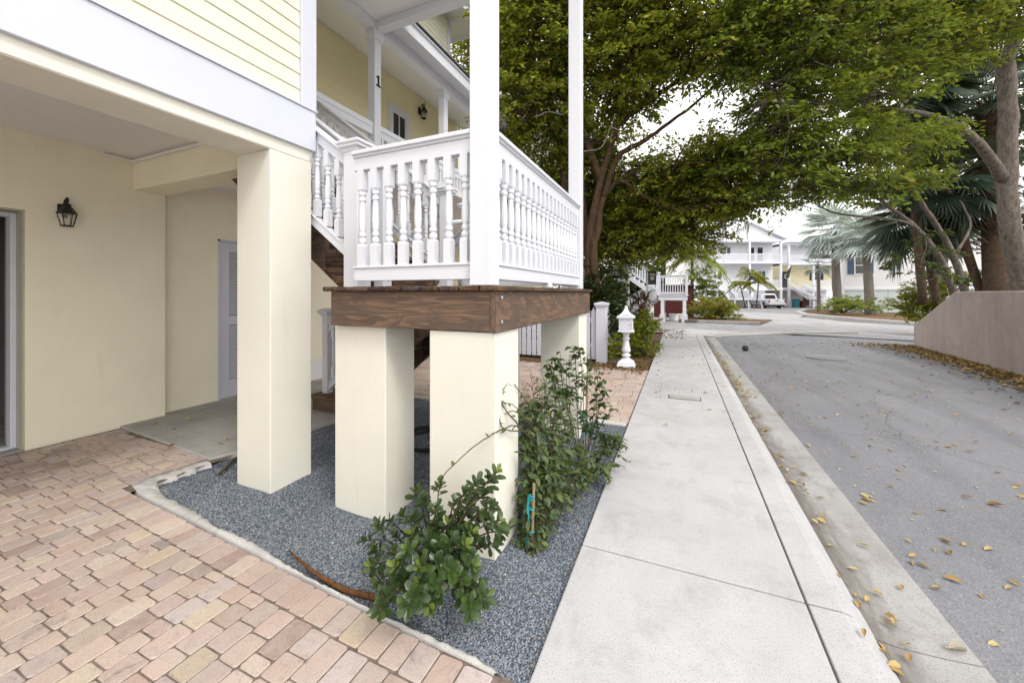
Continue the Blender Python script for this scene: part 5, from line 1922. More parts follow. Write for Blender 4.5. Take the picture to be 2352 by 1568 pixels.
# staked vine beside the right face of the front pillar
s2 = [(1218, 1240, 2.3, .5), (1228, 1200, 2.3, .6), (1215, 1150, 2.32, .7), (1240, 1150, 2.3, .8), (1230, 1100, 2.35, .9), (1270, 1090, 2.4, 1), (1225, 1050, 2.4, .9), (1265, 1040, 2.45, 1), (1300, 1050, 2.5, 1), (1230, 1000, 2.45, .9), (1275, 990, 2.5, 1), (1315, 1000, 2.6, 1),
      (1240, 950, 2.5, .9), (1290, 945, 2.6, 1), (1330, 1100, 2.5, .8), (1300, 1120, 2.45, .8), (1350, 1065, 2.6, .7), (1205, 1010, 2.4, .5), (1215, 960, 2.5, .6), (1260, 915, 2.6, .7), (1360, 1085, 2.62, .6), (1340, 1030, 2.65, .8), (1222, 1075, 2.35, .8), (1245, 1030, 2.4, 1), (1285, 1065, 2.45, 1), (1265, 1130, 2.4, .8), (1310, 960, 2.65, .8), (1225, 925, 2.55, .5)]
vn = leafy('staked_vine', 'staked climbing vine with blue ties and one long runner beside the front pillar', tuple(on_bed(1217, 1262)), s2, 44, 0.052, M['leaf_vine'], [(on_bed(1217, 1262).x, on_bed(1217, 1262).y + 0.03, 0.33)], 0.55, 0.085, 4, 'vine', 5)
b = MB()
P, D, U, L = [], [], [], []
for pts in (T((1225, 1010, 2.3), (1185, 978, 2.15), (1140, 992, 2.05), (1100, 1018, 1.98), (1060, 1050, 1.93), (1018, 1092, 1.88), (995, 1130, 1.86)),
            T((1215, 990, 2.35), (1160, 985, 2.1), (1148, 955, 2.1), (1155, 925, 2.12), (1185, 935, 2.2), (1215, 970, 2.35)),
            T((1190, 975, 2.2), (1158, 935, 2.12), (1150, 905, 2.12), (1165, 882, 2.14)), T((1215, 930, 2.4), (1190, 895, 2.3), (1178, 878, 2.28)), T((1225, 980, 2.4), (1185, 945, 2.2), (1160, 950, 2.15))):
    Q = limb(b, pts, 0.0042, 0.002, 6, 0.003)
    for i, q in enumerate(Q[::2]):
        if random.random() < 0.85:
            az = random.uniform(0, 6.28)
            P.append(q); D.append((math.cos(az) * .7, math.sin(az) * .7, random.uniform(-.7, .6))); U.append((random.gauss(0, .4), random.gauss(0, .4), 1)); L.append(random.uniform(.025, .045))
b.build('runner', M['stem'], vn, smooth=True)
fullleaf_obj('runner_leaves', P, D, U, L, 0.55, M['leaf_vine'], vn, 0.2, 0.2, False)
# taller open shrub behind it
s3 = [(1262, 838, 3.0, .5), (1285, 828, 3.0, .6), (1300, 850, 3.0, .7), (1320, 820, 3.0, .6), (1350, 835, 3.05, .8), (1345, 870, 3.05, .9), (1375, 860, 3.1, .8), (1385, 900, 3.1, .9), (1370, 930, 3.1, .9), (1390, 950, 3.1, .8), (1275, 880, 3.0, .6), (1310, 890, 3.0, .6), (1270, 865, 3.0, .3),
      (1360, 980, 3.05, .9), (1380, 1010, 3.05, .9), (1340, 960, 3.0, .6), (1330, 800, 3.0, .4), (1400, 1000, 3.0, .6), (1290, 900, 3.0, .4)]
leafy('open_shrub', 'tall open shrub with dark rounded leaves at the edge of the pavement', tuple(on_bed(1340, 1080)), s3, 30, 0.05, M['leaf_shrub'], [(on_bed(1345, 1085).x, on_bed(1345, 1085).y, 0.75)], 0.62, 0.075, 5)
s4 = [(1395, 1030, 2.95, 1), (1375, 1050, 2.9, 1), (1415, 1010, 3.05, .8), (1400, 1000, 3.1, .8), (1360, 1075, 2.8, .8), (1385, 1080, 2.8, .8), (1340, 1060, 2.8, .9), (1420, 1020, 3.0, .5)]
leafy('edge_shrub', 'low grey green shrub leaning over the pavement edge', tuple(on_bed(1365, 1100)), s4, 60, 0.05, M['leaf_vine'], None, 0.45, 0.08, 6)
# wispy dry twigs between the bed and the yard
s5 = [(1225, 900, 3.2, 1), (1250, 880, 3.3, 1), (1240, 930, 3.1, 1), (1280, 920, 3.2, 1.1), (1215, 940, 3.0, .9), (1265, 955, 3.0, 1), (1300, 930, 3.2, .9)]
leafy('wispy_shrub', 'wispy olive twiggy shrub against the brick yard behind the vine', tuple(on_bed(1262, 1030)), s5, 40, 0.035, M['leaf_gold'], None, 0.5, 0.10, 8)
# ------------------------------------------------------------------ buildings and vehicles down the street
def frame_thing(name, label, cat, px, d, group=None, turn=0.0):
    """a thing whose local X runs across the view and local Y away, standing on the street at pixel column px, depth d"""
    p = at(px, HY, d)
    return thing(name, label, cat, (p.x, p.y, road_z(p.y)), YAW + turn, group)


LOC = dict(local=True)


def clap(b, x0, x1, y, z0, z1, e=0.2):
    z = z0
    while z < z1 - 1e-4:
        zt = min(z + e, z1)
        b.prism([(x0, y, z), (x0, y - 0.02, z), (x0, y - 0.004, zt), (x0, y, zt)], (x1 - x0, 0, 0))
        z = zt


def win(t, x0, x1, z0, z1, y, shutters=True, mat=None, shut=M['blue'], dark=True):
    b = MB()
    b.box(x0 - 0.08, x1 + 0.08, y - 0.05, y, z1, z1 + 0.1)
    b.box(x0 - 0.08, x1 + 0.08, y - 0.06, y, z0 - 0.1, z0)
    b.box(x0 - 0.08, x0, y - 0.05, y, z0, z1)
    b.box(x1, x1 + 0.08, y - 0.05, y, z0, z1)
    b.box(x0, x1, y - 0.035, y - 0.01, (z0 + z1) / 2 - 0.03, (z0 + z1) / 2 + 0.03)
    w = b.build('window', M['white2'], t, **LOC)
    b = MB()
    b.box(x0, x1, y - 0.008, y - 0.001, z0, z1)
    b.build('pane', M['pane'], w, **LOC)
    if shutters:
        for xa in (x0 - 0.52, x1 + 0.1):
            b = MB()
            b.box(xa, xa + 0.42, y - 0.045, y, z0 - 0.03, z1 + 0.03)
            b.build('shutter', shut, w, **LOC)
    return w


def simple_rail(t, x0, x1, y, z, name='balcony_rail', h=0.95, closed=False):
    b = MB()
    b.box(x0, x1, y - 0.03, y + 0.03, z + h - 0.07, z + h)
    b.box(x0, x1, y - 0.025, y + 0.025, z + 0.06, z + 0.12)
    x = x0 + 0.06
    while x < x1:
        b.box(x, x + 0.055, y - 0.02, y + 0.02, z + 0.12, z + h - 0.07)
        x += 0.12
    return b.build(name, M['white'], t, **LOC)


SC = 0.0115 * 48 / 44  # metres per pixel of the survey sheet at 48 m


def ramp_stair(t, xa, ya, za, xb, yb, zb, w=1.1, n=10):
    """straight stair along Y (towards the viewer) with two raking rails"""
    b = MB()
    for k in range(n):
        f0, f1 = k / n, (k + 1) / n
        y0, y1 = ya + (yb - ya) * f0, ya + (yb - ya) * f1
        z = za + (zb - za) * f1
        b.box(min(xa, xb) - w / 2, min(xa, xb) + w / 2, min(y0, y1), max(y0, y1), z - 0.06, z)
    b.build('steps', M['grey2'], t, **LOC)
    b = MB()
    for sx in (-w / 2, w / 2):
        for h, th in ((0.92, 0.10), (0.10, 0.22)):
            b.vbar((xa + sx, ya, za + h), (xb + sx, yb, zb + h), 0.07, th)
        for k in range(14):
            f0 = (k + .5) / 14
            x, y, z = xa + sx + (xb - xa) * f0, ya + (yb - ya) * f0, za + (zb - za) * f0
            b.box(x - 0.025, x + 0.025, y - 0.025, y + 0.025, z + 0.1, z + 0.9)
    b.build('stair_rail', M['white'], t, **LOC)


# ---- A: tall white gabled house, D: its pale yellow neighbour
def house_a():
    t = frame_thing('gabled_house', 'tall white gabled house on stilts with two balconies at the end of the street', 'house', 1725, 48)
    gz = t.location.z
    z = lambda v: v - gz
    # heights above local ground
    F1, C1, F2, C2, RI = 2.55, 5.55, 5.85, 8.25, 10.6
    xl, xr = -4.3, 3.9
    b = MB()
    b.box(xl, xr, 1.8, 10, F1, C2)
    clap(b, xl, xr, 1.8, F1, C2)
    b.build('wall', M['grey2'], t, **LOC)
    b = MB()
    b.box(xl - 0.1, xr + 0.1, 0, 10, F1 - 0.35, F1)
    b.box(xl - 0.1, xr + 0.1, 0, 1.79, C1, F2)
    b.box(xl - 0.1, xr + 0.1, 0, 1.79, C2, C2 + 0.35)
    b.build('floor_band', M['white'], t, **LOC)
    for x in (xl + 0.1, -0.1, xr - 0.1):
        b = MB()
        b.box(x - 0.13, x + 0.13, 0.02, 0.28, 0, F1 - 0.351)
        b.box(x - 0.11, x + 0.11, 0.04, 0.26, F1 + 0.001, C1 - 0.001)
        b.box(x - 0.11, x + 0.11, 0.04, 0.26, F2 + 0.001, C2 - 0.001)
        b.build('porch_post', M['white'], t, **LOC)
    simple_rail(t, xl + 0.24, -0.24, 0.12, F2)
    simple_rail(t, 0.05, xr - 0.24, 0.12, F2)
    simple_rail(t, 0.05, xr - 0.24, 0.12, F1)
    simple_rail(t, xl + 0.24, -1.6, 0.12, F1)
    # gable and roof, left slope long over the side wing
    b = MB()
    b.prism([(xl - 0.1, 0.3, C2 + 0.351), (xr + 0.1, 0.3, C2 + 0.351), (-0.1, 0.3, RI)], (0, 0.2, 0))
    b.build('gable', M['white2'], t, **LOC)
    b = MB()
    b.prism([(-0.1, -0.3, RI + 0.02), (xr + 0.5, -0.3, C2 + 0.25), (xr + 0.5, -0.3, C2 + 0.37), (-0.1, -0.3, RI + 0.16)], (0, 11, 0))
    b.prism([(-0.101, -0.3, RI + 0.02), (xl - 2.6, -0.3, 7.0), (xl - 2.6, -0.3, 7.12), (-0.101, -0.3, RI + 0.16)], (0, 11, 0))
    b.build('roof', M['metalroof'], t, **LOC)
    b = MB()
    b.box(xl - 2.3, xl - 0.02, 2.5, 10, 0, 7.0)
    clap(b, xl - 2.3, xl - 0.02, 2.5, 0.0, 7.0)
    b.build('side_wing', M['white2'], t, **LOC)
    win(t, -3.0, -2.1, F2 + 1.0, F2 + 1.85, 1.78)
    win(t, 0.8, 1.5, F2 + 0.1, F2 + 1.9, 1.78, False)
    win(t, 1.9, 2.6, F2 + 0.1, F2 + 1.9, 1.78, False)
    win(t, -3.6, -2.7, F1 + 0.2, F1 + 2.1, 1.78, False)
    win(t, 1.4, 2.4, F1 + 0.9, F1 + 2.1, 1.78, True)
    # carport below
    b = MB()
    b.box(xl, xr, 7.0, 7.2, 0, F1 - 0.36)
    b.build('carport_wall', M['grey2'], t, **LOC)
    # landing and stair in front
    b = MB()
    b.box(-3.4, 0.2, -2.4, -0.02, 1.05, 1.25)
    for x in (-3.2, -1.6, 0.0):
        b.bar((x, -2.2, 0), (x + random.uniform(-.3, .3), -2.2, 1.05), 0.12, 0.12, (0, 1, 0))
    b.build('landing', M['white'], t, **LOC)
    simple_rail(t, -3.4, 0.2, -2.35, 1.25, 'landing_rail')
    ramp_stair(t, -3.5, 0.0, F1, -3.5, -2.3, 1.25)
    # flag by the corner post
    b = MB()
    b.tube([(xr - 0.1, 0.0, F1 + 1.2), (xr + 0.5, -0.9, F1 + 2.6)], 0.02, 6)
    b.build('flag_pole', M['stem'], t, **LOC)
    b = MB()
    b.prism([(xr + 0.25, -0.5, F1 + 2.0), (xr + 0.5, -0.9, F1 + 2.55), (xr + 0.3, -0.75, F1 + 1.2), (xr + 0.12, -0.5, F1 + 1.1)], (0.02, 0.01, 0))
    b.build('flag', M['stem'], t, **LOC)
    return t


def house_d():
    t = frame_thing('yellow_stilt_house', 'pale yellow stilt house with a wreathed dark door behind the silver palms', 'house', 1900, 50)
    F1, C1, F2, C2 = 2.65, 5.6, 5.9, 8.2
    xl, xr = -5.0, 5.6
    b = MB()
    b.box(xl, xr, 1.8, 10, F1, C1)
    clap(b, xl, xr, 1.8, F1, C1)
    b.build('wall', M['porchwall'], t, **LOC)
    b = MB()
    b.box(xl, xr, 1.82, 10, F2, C2)
    clap(b, xl, xr, 1.82, F2, C2)
    b.build('upper_wall', M['white2'], t, **LOC)
    b = MB()
    b.box(xl, xr + 0.1, 0, 10, F1 - 0.35, F1)
    b.box(xl, xr + 0.1, 0, 1.79, C1, F2)
    b.box(xl, xr + 0.1, 0, 1.79, C2, C2 + 0.3)
    b.build('floor_band', M['white'], t, **LOC)
    for x in (xl + 0.12, -1.7, 1.9, xr - 0.12):
        b = MB()
        b.box(x - 0.13, x + 0.13, 0.02, 0.28, 0, F1 - 0.351)
        b.box(x - 0.11, x + 0.11, 0.04, 0.26, F1 + .001, C1 - .001)
        b.box(x - 0.11, x + 0.11, 0.04, 0.26, F2 + .001, C2 - .001)
        b.build('porch_post', M['white'], t, **LOC)
    simple_rail(t, -1.6, xr - 0.2, 0.12, F1)
    simple_rail(t, xl + 0.2, xr - 0.2, 0.12, F2)
    b = MB()
    b.prism([(xl - 0.3, -0.4, C2 + 0.3), (xr + 0.4, -0.4, C2 + 0.3), (xr - 2, -0.4, C2 + 1.9), (xl + 2, -0.4, C2 + 1.9)], (0, 11, 0))
    b.build('roof', M['metalroof'], t, **LOC)
    b = MB()
    b.box(-4.6, -3.6, 1.70, 1.775, F1, F1 + 2.15)
    d = b.build('front_door', M['dark'], t, **LOC)
    b = MB()
    n = 14
    pts = [(-4.1 + 0.27 * math.cos(2 * math.pi * k / n), 1.66, F1 + 1.5 + 0.27 * math.sin(2 * math.pi * k / n)) for k in range(n + 1)]
    b.tube(pts, 0.08, 6)
    b.build('wreath', M['wreath'], d, **LOC)
    win(t, -0.4, 0.4, F1 + 1.0, F1 + 2.1, 1.78, True, shut=M['dark'])
    win(t, 2.6, 3.3, F1 + 0.9, F1 + 2.1, 1.78, False)
    b = MB()
    b.box(xl, xr, 7, 7.2, 0, F1 - 0.36)
    b.build('carport_wall', M['grey2'], t, **LOC)
    b = MB()
    b.box(2.2, 3.0, 6.9, 6.98, 0, 2.0)
    b.build('carport_door', M['dark'], t, **LOC)
    b = MB()
    b.box(-3.4, 1.2, -3.4, -1.6, 0.95, 1.2)
    for x in (-3.2, -2.2, 0.0, 1.0):
        b.box(x - 0.08, x + 0.08, -3.3, -3.14, 0, 0.949)
    b.build('landing', M['white'], t, **LOC)
    simple_rail(t, -2.0, 1.2, -3.35, 1.2, 'landing_rail')
    ramp_stair(t, -4.0, 0.0, F1, -2.9, -3.0, 1.2, 1.5)
    return t


def house_c():
    t = frame_thing('grey_house', 'plain pale grey house with blue shuttered window and board fence below, right of the palms', 'house', 2090, 33, turn=-0.55)
    b = MB()
    b.box(-4.3, 9.0, 0, 6, 0, 8.2)
    clap(b, -4.3, 9.0, 0, 2.2, 8.2, 0.15)
    b.build('wall', M['grey2'], t, **LOC)
    b = MB()
    b.box(-4.35, 9.0, -0.12, -0.025, 2.02, 2.2)
    b.build('band', M['white'], t, **LOC)
    b = MB()
    for k in range(9):
        x = -4.2 + k * 1.4
        b.box(x + 0.03, x + 1.37, -0.06, -0.001, 0.05, 2.0)
    b.build('boarding', M['green2'], t, **LOC)
    b = MB()
    b.prism([(-4.8, -0.5, 8.2), (9.5, -0.5, 8.2), (2.5, -0.5, 11.0)], (0, 10, 0))
    b.build('roof', M['metalroof'], t, **LOC)
    win(t, -3.55, -2.85, 3.5, 5.0, -0.02, True)
    return t


house_a(); house_d(); house_c()


# ---- the neighbouring house in our own row, mostly behind the fig tree
nb = thing('neighbour_house', 'white clapboard house in the same row, half hidden behind the fig tree', 'house', (-6, 20, road_z(20)))
b = MB()
b.box(-9.5, -3.6, 13.5, 27, 2.8, 8.6)
laps(b, 'x', -3.6, 1, 13.5, 27, 2.8, 8.6, 0.16, 0.012)
laps(b, 'y', 13.5, -1, -9.5, -3.6, 2.8, 8.6, 0.16, 0.012)
b.build('wall', M['white2'], nb)
b = MB()
b.box(-9.6, -3.5, 13.4, 27.1, 2.5, 2.799)
b.build('band', M['white'], nb)
for y in (13.7, 17, 20.5, 24, 26.8):
    b = MB()
    b.box(-3.9, -3.55, y - 0.17, y + 0.17, -0.2, 2.499)
    b.build('pillar', M['cream'], nb)
b = MB()
b.prism([(-3.2, 13, 8.6), (-9.9, 13, 8.6), (-6.5, 13, 11)], (0, 14.5, 0))
b.build('roof', M['metalroof'], nb)
b = MB()
b.box(-9.4, -9.2, 13.5, 27, -0.1, 2.5)
b.build('carport_wall', M['yellow'], nb)
b = MB()
b.box(-3.598, -2.4, 20.8, 24.6, 2.75, 2.95)
b.build('porch_floor', M['white'], nb)
b = MB()
b.box(-2.5, -2.42, 20.8, 24.6, 3.8, 3.9)
y = 20.85
while y < 24.6:
    b.box(-2.48, -2.44, y, y + 0.04, 2.951, 3.8)
    y += 0.13
b.build('porch_rail', M['white'], nb)
# red building past the white landing
rh = thing('red_shed', 'dark red boarded shed seen beneath the white landing', 'shed', (-0.5, 28.5, road_z(28)))
b = MB()
g = road_z(28)
b.box(-1.5, 0.75, 27.0, 31, g, 1.85)
z = g
while z < 1.75:
    b.prism([(-1.5, 27.0, z), (-1.5, 26.975, z), (-1.5, 26.995, z + 0.2), (-1.5, 27.0, z + 0.2)], (2.25, 0, 0))
    z += 0.2
b.build('wall', M['redwall'], rh)
b = MB()
b.prism([(-1.7, 26.7, 1.85), (0.9, 26.7, 1.85), (0.9, 26.7, 1.93), (-1.7, 26.7, 1.93)], (0, 4.6, 0))
b.build('roof', M['shingle'], rh)
for (x, y, w, h, lab) in ((-0.25, 23.2, 0.5, 0.42, 'pale squat planter under the white landing'), (0.05, 24.8, 0.4, 0.35, 'grey squat planter further back under the white landing')):
    g = road_z(y)
    b = MB()
    b.lathe([(w * .38, 0), (w * .46, h * .2), (w * .5, h * .8), (w * .56, h * .86), (w * .56, h), (w * .46, h), (w * .44, h * .85)], 14, (x, y, g))
    tag(b.build('planter', M['white2']), lab, 'planter')

# kerbs of the cross street corner and of the island
def kerb(name, pts, w=0.16, h=0.13, mat=None):
    b = MB()
    for (xa, ya), (xb, yb) in zip(pts[:-1], pts[1:]):
        za, zb = road_z(ya), road_z(yb)
        b.bar((xa, ya, za + h / 2 - 0.03), (xb, yb, zb + h / 2 - 0.03), w, h + 0.12)
    return struct(b.build(name, mat or M['walk'], bevel=0.015))


kc = [ground_at(1560, 741), ground_at(1640, 744), ground_at(1745, 748)]
kerb('corner_kerb', [(p.x, p.y) for p in kc], 0.2, 0.14, M['gutter'])
kc2 = ground_at(1750, 738)
poly_sheet('corner_verge', M['mulch'], [(kc[0].x, kc[0].y + .05), (kc[1].x, kc[1].y + .05), (kc[2].x, kc[2].y + .05), (kc[2].x + 1.5, kc[2].y + 5), (kc[0].x, kc[0].y + 6)], lambda x, y: road_z(y) + 0.06)
ki = [ground_at(x, y) for x, y in ((2130, 751), (2060, 745), (1980, 738), (1900, 731), (1850, 725), (1832, 719), (1850, 714), (1900, 712))]
kerb('island_kerb', [(p.x, p.y) for p in ki], 0.3, 0.15)
isl = [(p.x, p.y) for p in ki] + [(16, 46), (22, 40), (19, 24)]
poly_sheet('island_bed', M['mulch'], isl, lambda x, y: road_z(y) + 0.07)


# ---- vehicles
def wheel(t, x, y, r=0.37, w=0.24):
    b = MB()
    prof = [(r * 0.62, -w / 2), (r * 0.95, -w / 2), (r, -w / 2 + 0.03), (r, w / 2 - 0.03), (r * 0.95, w / 2), (r * 0.62, w / 2)]
    n = 20
    vs = [(x + u, y + q * math.cos(2 * math.pi * k / n), r + q * math.sin(2 * math.pi * k / n)) for q, u in prof for k in range(n)]
    m = len(prof)
    fs = [(i * n + k, i * n + (k + 1) % n, (i + 1) * n + (k + 1) % n, (i + 1) * n + k) for i in range(m - 1) for k in range(n)]
    b.add(vs, fs)
    o = b.build('wheel', M['rubber'], t, smooth=True, **LOC)
    b = MB()
    vs = [(x + u, y + q * math.cos(2 * math.pi * k / n), r + q * math.sin(2 * math.pi * k / n)) for q, u in ((r * 0.62, -w / 2 + .03), (r * .62, w / 2 - .03)) for k in range(n)]
    b.add(vs, [(k, (k + 1) % n, n + (k + 1) % n, n + k) for k in range(n)] + [tuple(range(n)), tuple(range(2 * n - 1, n - 1, -1))])
    b.build('rim', M['chrome'], o, **LOC)
    return o


def side_profile(b, prof, x0, x1, inset=None):
    """body from a side outline (y,z) lofted across x with rounded shoulders"""
    n = len(prof)
    cols = [(x0, 0.93), (x0 + 0.06, 0.985), (x0 + 0.16, 1.0), (x1 - 0.16, 1.0), (x1 - 0.06, 0.985), (x1, 0.93)]
    cy = sum(p[0] for p in prof) / n
    cz = sum(p[1] for p in prof) / n
    vs = []
    for x, s in cols:
        vs += [(x, cy + (y - cy) * (0.5 + 0.5 * s), cz + (z - cz) * s) for y, z in prof]
    m = len(cols)
    fs = [(i * n + k, i * n + (k + 1) % n, (i + 1) * n + (k + 1) % n, (i + 1) * n + k) for i in range(m - 1) for k in range(n)]
    fs += [tuple(range(n - 1, -1, -1)), tuple(range((m - 1) * n, m * n))]
    b.add(vs, fs)


def arc(cy, cz, r, a0, a1, n=7):
    return [(cy + r * math.cos(math.radians(a0 + (a1 - a0) * k / n)), cz + r * math.sin(math.radians(a0 + (a1 - a0) * k / n))) for k in range(n + 1)]


pos = ground_at(1785, 709)
truck = thing('pickup_truck', 'white crew cab pickup truck parked tail outwards under the far white house', 'truck', tuple(pos), YAW - 0.12)
T_ = dict(local=True)
# y=0 at the tail, y grows to the nose
b = MB()
side_profile(b, [(0.05, 0.55), (0.0, 0.62), (0.02, 1.10), (1.75, 1.12), (1.75, 1.12), (5.0, 1.08), (5.45, 0.98), (5.55, 0.7), (5.5, 0.42)] + arc(4.45, 0.38, 0.46, 0, 180) + [(3.95, 0.36)] + arc(1.15, 0.38, 0.46, 0, 180) + [(0.3, 0.45)], -0.96, 0.96)
b.build('body', M['carwhite'], truck, bevel=0.02, **T_)
b = MB()
prof = [(1.62, 1.115), (1.75, 1.68), (1.95, 1.78), (3.2, 1.80), (3.6, 1.72), (4.3, 1.11)]
vs = []
for x, s in ((-0.90, 0.0), (-0.78, 1.0), (0.78, 1.0), (0.90, 0.0)):
    pass
n = len(prof)
for sx in (-1, 1):
    vs += [(sx * (0.92 - 0.20 * max(0, (z - 1.11) / 0.69)), y, z) for y, z in prof]
b.add(vs, [tuple(range(n)), tuple(range(2 * n - 1, n - 1, -1))] + [(k, k + n, (k + 1) % n + n, (k + 1) % n) for k in range(n)])
b.build('cab', M['carwhite'], truck, bevel=0.04, **T_)
b = MB()
b.add([(-0.70, 1.618, 1.17), (0.70, 1.618, 1.17), (0.60, 1.722, 1.62), (-0.60, 1.722, 1.62), (-0.70, 1.60, 1.17), (0.70, 1.60, 1.17), (0.60, 1.704, 1.62), (-0.60, 1.704, 1.62)],
      [(0, 3, 2, 1), (4, 5, 6, 7), (0, 1, 5, 4), (1, 2, 6, 5), (2, 3, 7, 6), (3, 0, 4, 7)])
b.build('rear_window', M['pane'], truck, **T_)
for sx in (-1, 1):
    b = MB()
    b.prism([(sx * 0.90, 1.95, 1.17), (sx * 0.90, 3.95, 1.17), (sx * 0.775, 3.45, 1.66), (sx * 0.775, 2.05, 1.66)], (sx * 0.02, 0, 0.004))
    b.build('side_window', M['pane'], truck, **T_)
    b = MB()
    b.box(sx * 0.86 - 0.07, sx * 0.86 + 0.07, -0.012, 0.12, 0.72, 1.04)
    b.build('tail_lamp', M['lens'], truck, bevel=0.01, **T_)
    b = MB()
    b.box(sx * 1.08 - 0.09, sx * 1.08 + 0.09, 3.7, 3.82, 1.12, 1.34)
    b.build('mirror', M['carwhite'], truck, bevel=0.02, **T_)
b = MB()
b.box(-0.76, 0.76, -0.014, 0.03, 0.66, 1.07)
tg = b.build('tailgate', M['carwhite'], truck, bevel=0.02, **T_)
b = MB()
b.box(-0.16, 0.16, -0.03, -0.015, 0.92, 1.0)
b.build('handle', M['dark'], tg, **T_)
b = MB()
b.box(-0.95, 0.95, -0.16, 0.05, 0.42, 0.62)
b.build('rear_bumper', M['chrome'], truck, bevel=0.03, **T_)
b = MB()
b.box(-0.85, 0.85, 0.1, 5.3, 0.28, 0.42)
b.build('underbody', M['dark'], truck, **T_)
for sx in (-0.84, 0.84):
    wheel(truck, sx, 1.15)
    wheel(truck, sx, 4.45)

pos = ground_at(1686, 727)
car = thing('red_car', 'red car parked behind the golden bush with only its tail showing', 'car', tuple(pos + V((-0.9, 1.6, 0))), YAW + 0.35)
b = MB()
side_profile(b, [(0.1, 0.40), (0.0, 0.55), (0.05, 0.92), (0.5, 0.98), (3.3, 0.95), (4.2, 0.82), (4.35, 0.6), (4.3, 0.35)] + arc(3.45, 0.33, 0.37, 0, 180) + arc(0.85, 0.33, 0.37, 0, 180), -0.88, 0.88)
b.build('body', M['red'], car, bevel=0.03, **T_)
prof = [(0.45, 0.96), (0.75, 1.36), (1.2, 1.44), (2.2, 1.43), (3.1, 0.94)]
n = len(prof)
b = MB()
vs = []
for sx in (-1, 1):
    vs += [(sx * (0.84 - 0.24 * max(0, (z - .95) / .5)), y, z) for y, z in prof]
b.add(vs, [tuple(range(n)), tuple(range(2 * n - 1, n - 1, -1))] + [(k, k + n, (k + 1) % n + n, (k + 1) % n) for k in range(n)])
b.build('cabin', M['carwhite'], car, bevel=0.04, **T_)
b = MB()
b.add([(-0.66, 0.47, 1.0), (0.66, 0.47, 1.0), (0.56, 0.74, 1.36), (-0.56, 0.74, 1.36), (-0.66, 0.45, 1.0), (0.66, 0.45, 1.0), (0.56, 0.72, 1.36), (-0.56, 0.72, 1.36)],
      [(0, 3, 2, 1), (4, 5, 6, 7), (0, 1, 5, 4), (1, 2, 6, 5), (2, 3, 7, 6), (3, 0, 4, 7)])
b.build('rear_window', M['pane'], car, **T_)
for sx in (-0.62, 0.62):
    b = MB()
    b.box(sx - 0.16, sx + 0.16, -0.02, 0.1, 0.66, 0.86)
    b.build('tail_lamp', M['lens'], car, bevel=0.02, **T_)
b = MB()
b.box(-0.84, 0.84, -0.09, 0.1, 0.34, 0.54)
b.build('rear_bumper', M['red'], car, bevel=0.04, **T_)
for sx in (-0.78, 0.78):
    wheel(car, sx, 0.85, 0.31, 0.2)
    wheel(car, sx, 3.45, 0.31, 0.2)

# bins and stored things under the far houses
for (px, py, w, h, m, lab) in ((1828, 707, 0.7, 1.15, 'teal', 'teal wheeled bin beside the white truck'), (1684 + 160, 707, 0.6, 0.9, 'redwall', 'small rusty crate between the bin and the slim palm')):
    p = ground_at(px, py)
    t = thing('wheeled_bin' if m == 'teal' else 'crate', lab, 'bin' if m == 'teal' else 'crate', tuple(p), YAW)
    b = MB()
    b.prism([(-w * .42, -w * .42, 0.05), (w * .42, -w * .42, 0.05), (w * .42, w * .42, 0.05), (-w * .42, w * .42, 0.05)], (0, 0, h * .86))
    b.build('body', M[m], t, bevel=0.03, **LOC)
    b = MB()
    b.box(-w * .48, w * .48, -w * .5, w * .48, h * .912, h)
    b.build('lid', M[m], t, bevel=0.03, **LOC)

# slim black lamp post beyond the wall
lp = thing('lamp_post', 'slim black lamp post behind the leaning stems', 'lamp post', (at(2166, 690, 16).x, at(2166, 690, 16).y, road_z(16)))
b = MB()
x, y = lp.location.x, lp.location.y
zt = at(2166, 478, 16).z
b.lathe([(0.16, 0), (0.16, 0.3), (0.10, 0.4), (0.085, 1.0), (0.075, zt - road_z(16) - 0.1), (0.10, zt - road_z(16) - 0.05), (0.06, zt - road_z(16))], 10, (x, y, road_z(16)))
b.build('pole', M['dark'], lp)
b = MB()
b.lathe([(0.06, 0), (0.14, 0.08), (0.17, 0.35), (0.06, 0.5), (0.02, 0.58)], 10, (x, y, zt))
b.build('lamp_head', M['dark'], lp)
# ------------------------------------------------------------------ fallen leaves and small things on the ground
def litter(name, pts, leaf, mat, zf, kind='stuff', flat=0.25):
    P = np.array([(x, y, zf(x, y) + random.uniform(0.003, 0.012)) for x, y in pts])
    n = len(P)
    az = rng.uniform(0, 6.28, n)
    D = np.stack([np.cos(az), np.sin(az), rng.normal(0, 0.12, n)], 1)
    U = np.array([0, 0, 1.0]) + rng.normal(0, flat, (n, 3))
    L = rng.uniform(0.6, 1.3, n) * leaf
    v, f = leaf_full(P, D, U, L, L * rng.uniform(0.35, 0.6, n), 0.0, 0.35, False)
    o = np_mesh(name, v, f, mat)
    o['kind'] = kind
    return o


def lane_z(x, y):
    if x < 0.7: return 0.002
    if x < 1.11: return -0.078
    return road_z(y) + 0.004 + 0.02 * max(0, 1 - abs(x - 3.3) / 2.2)


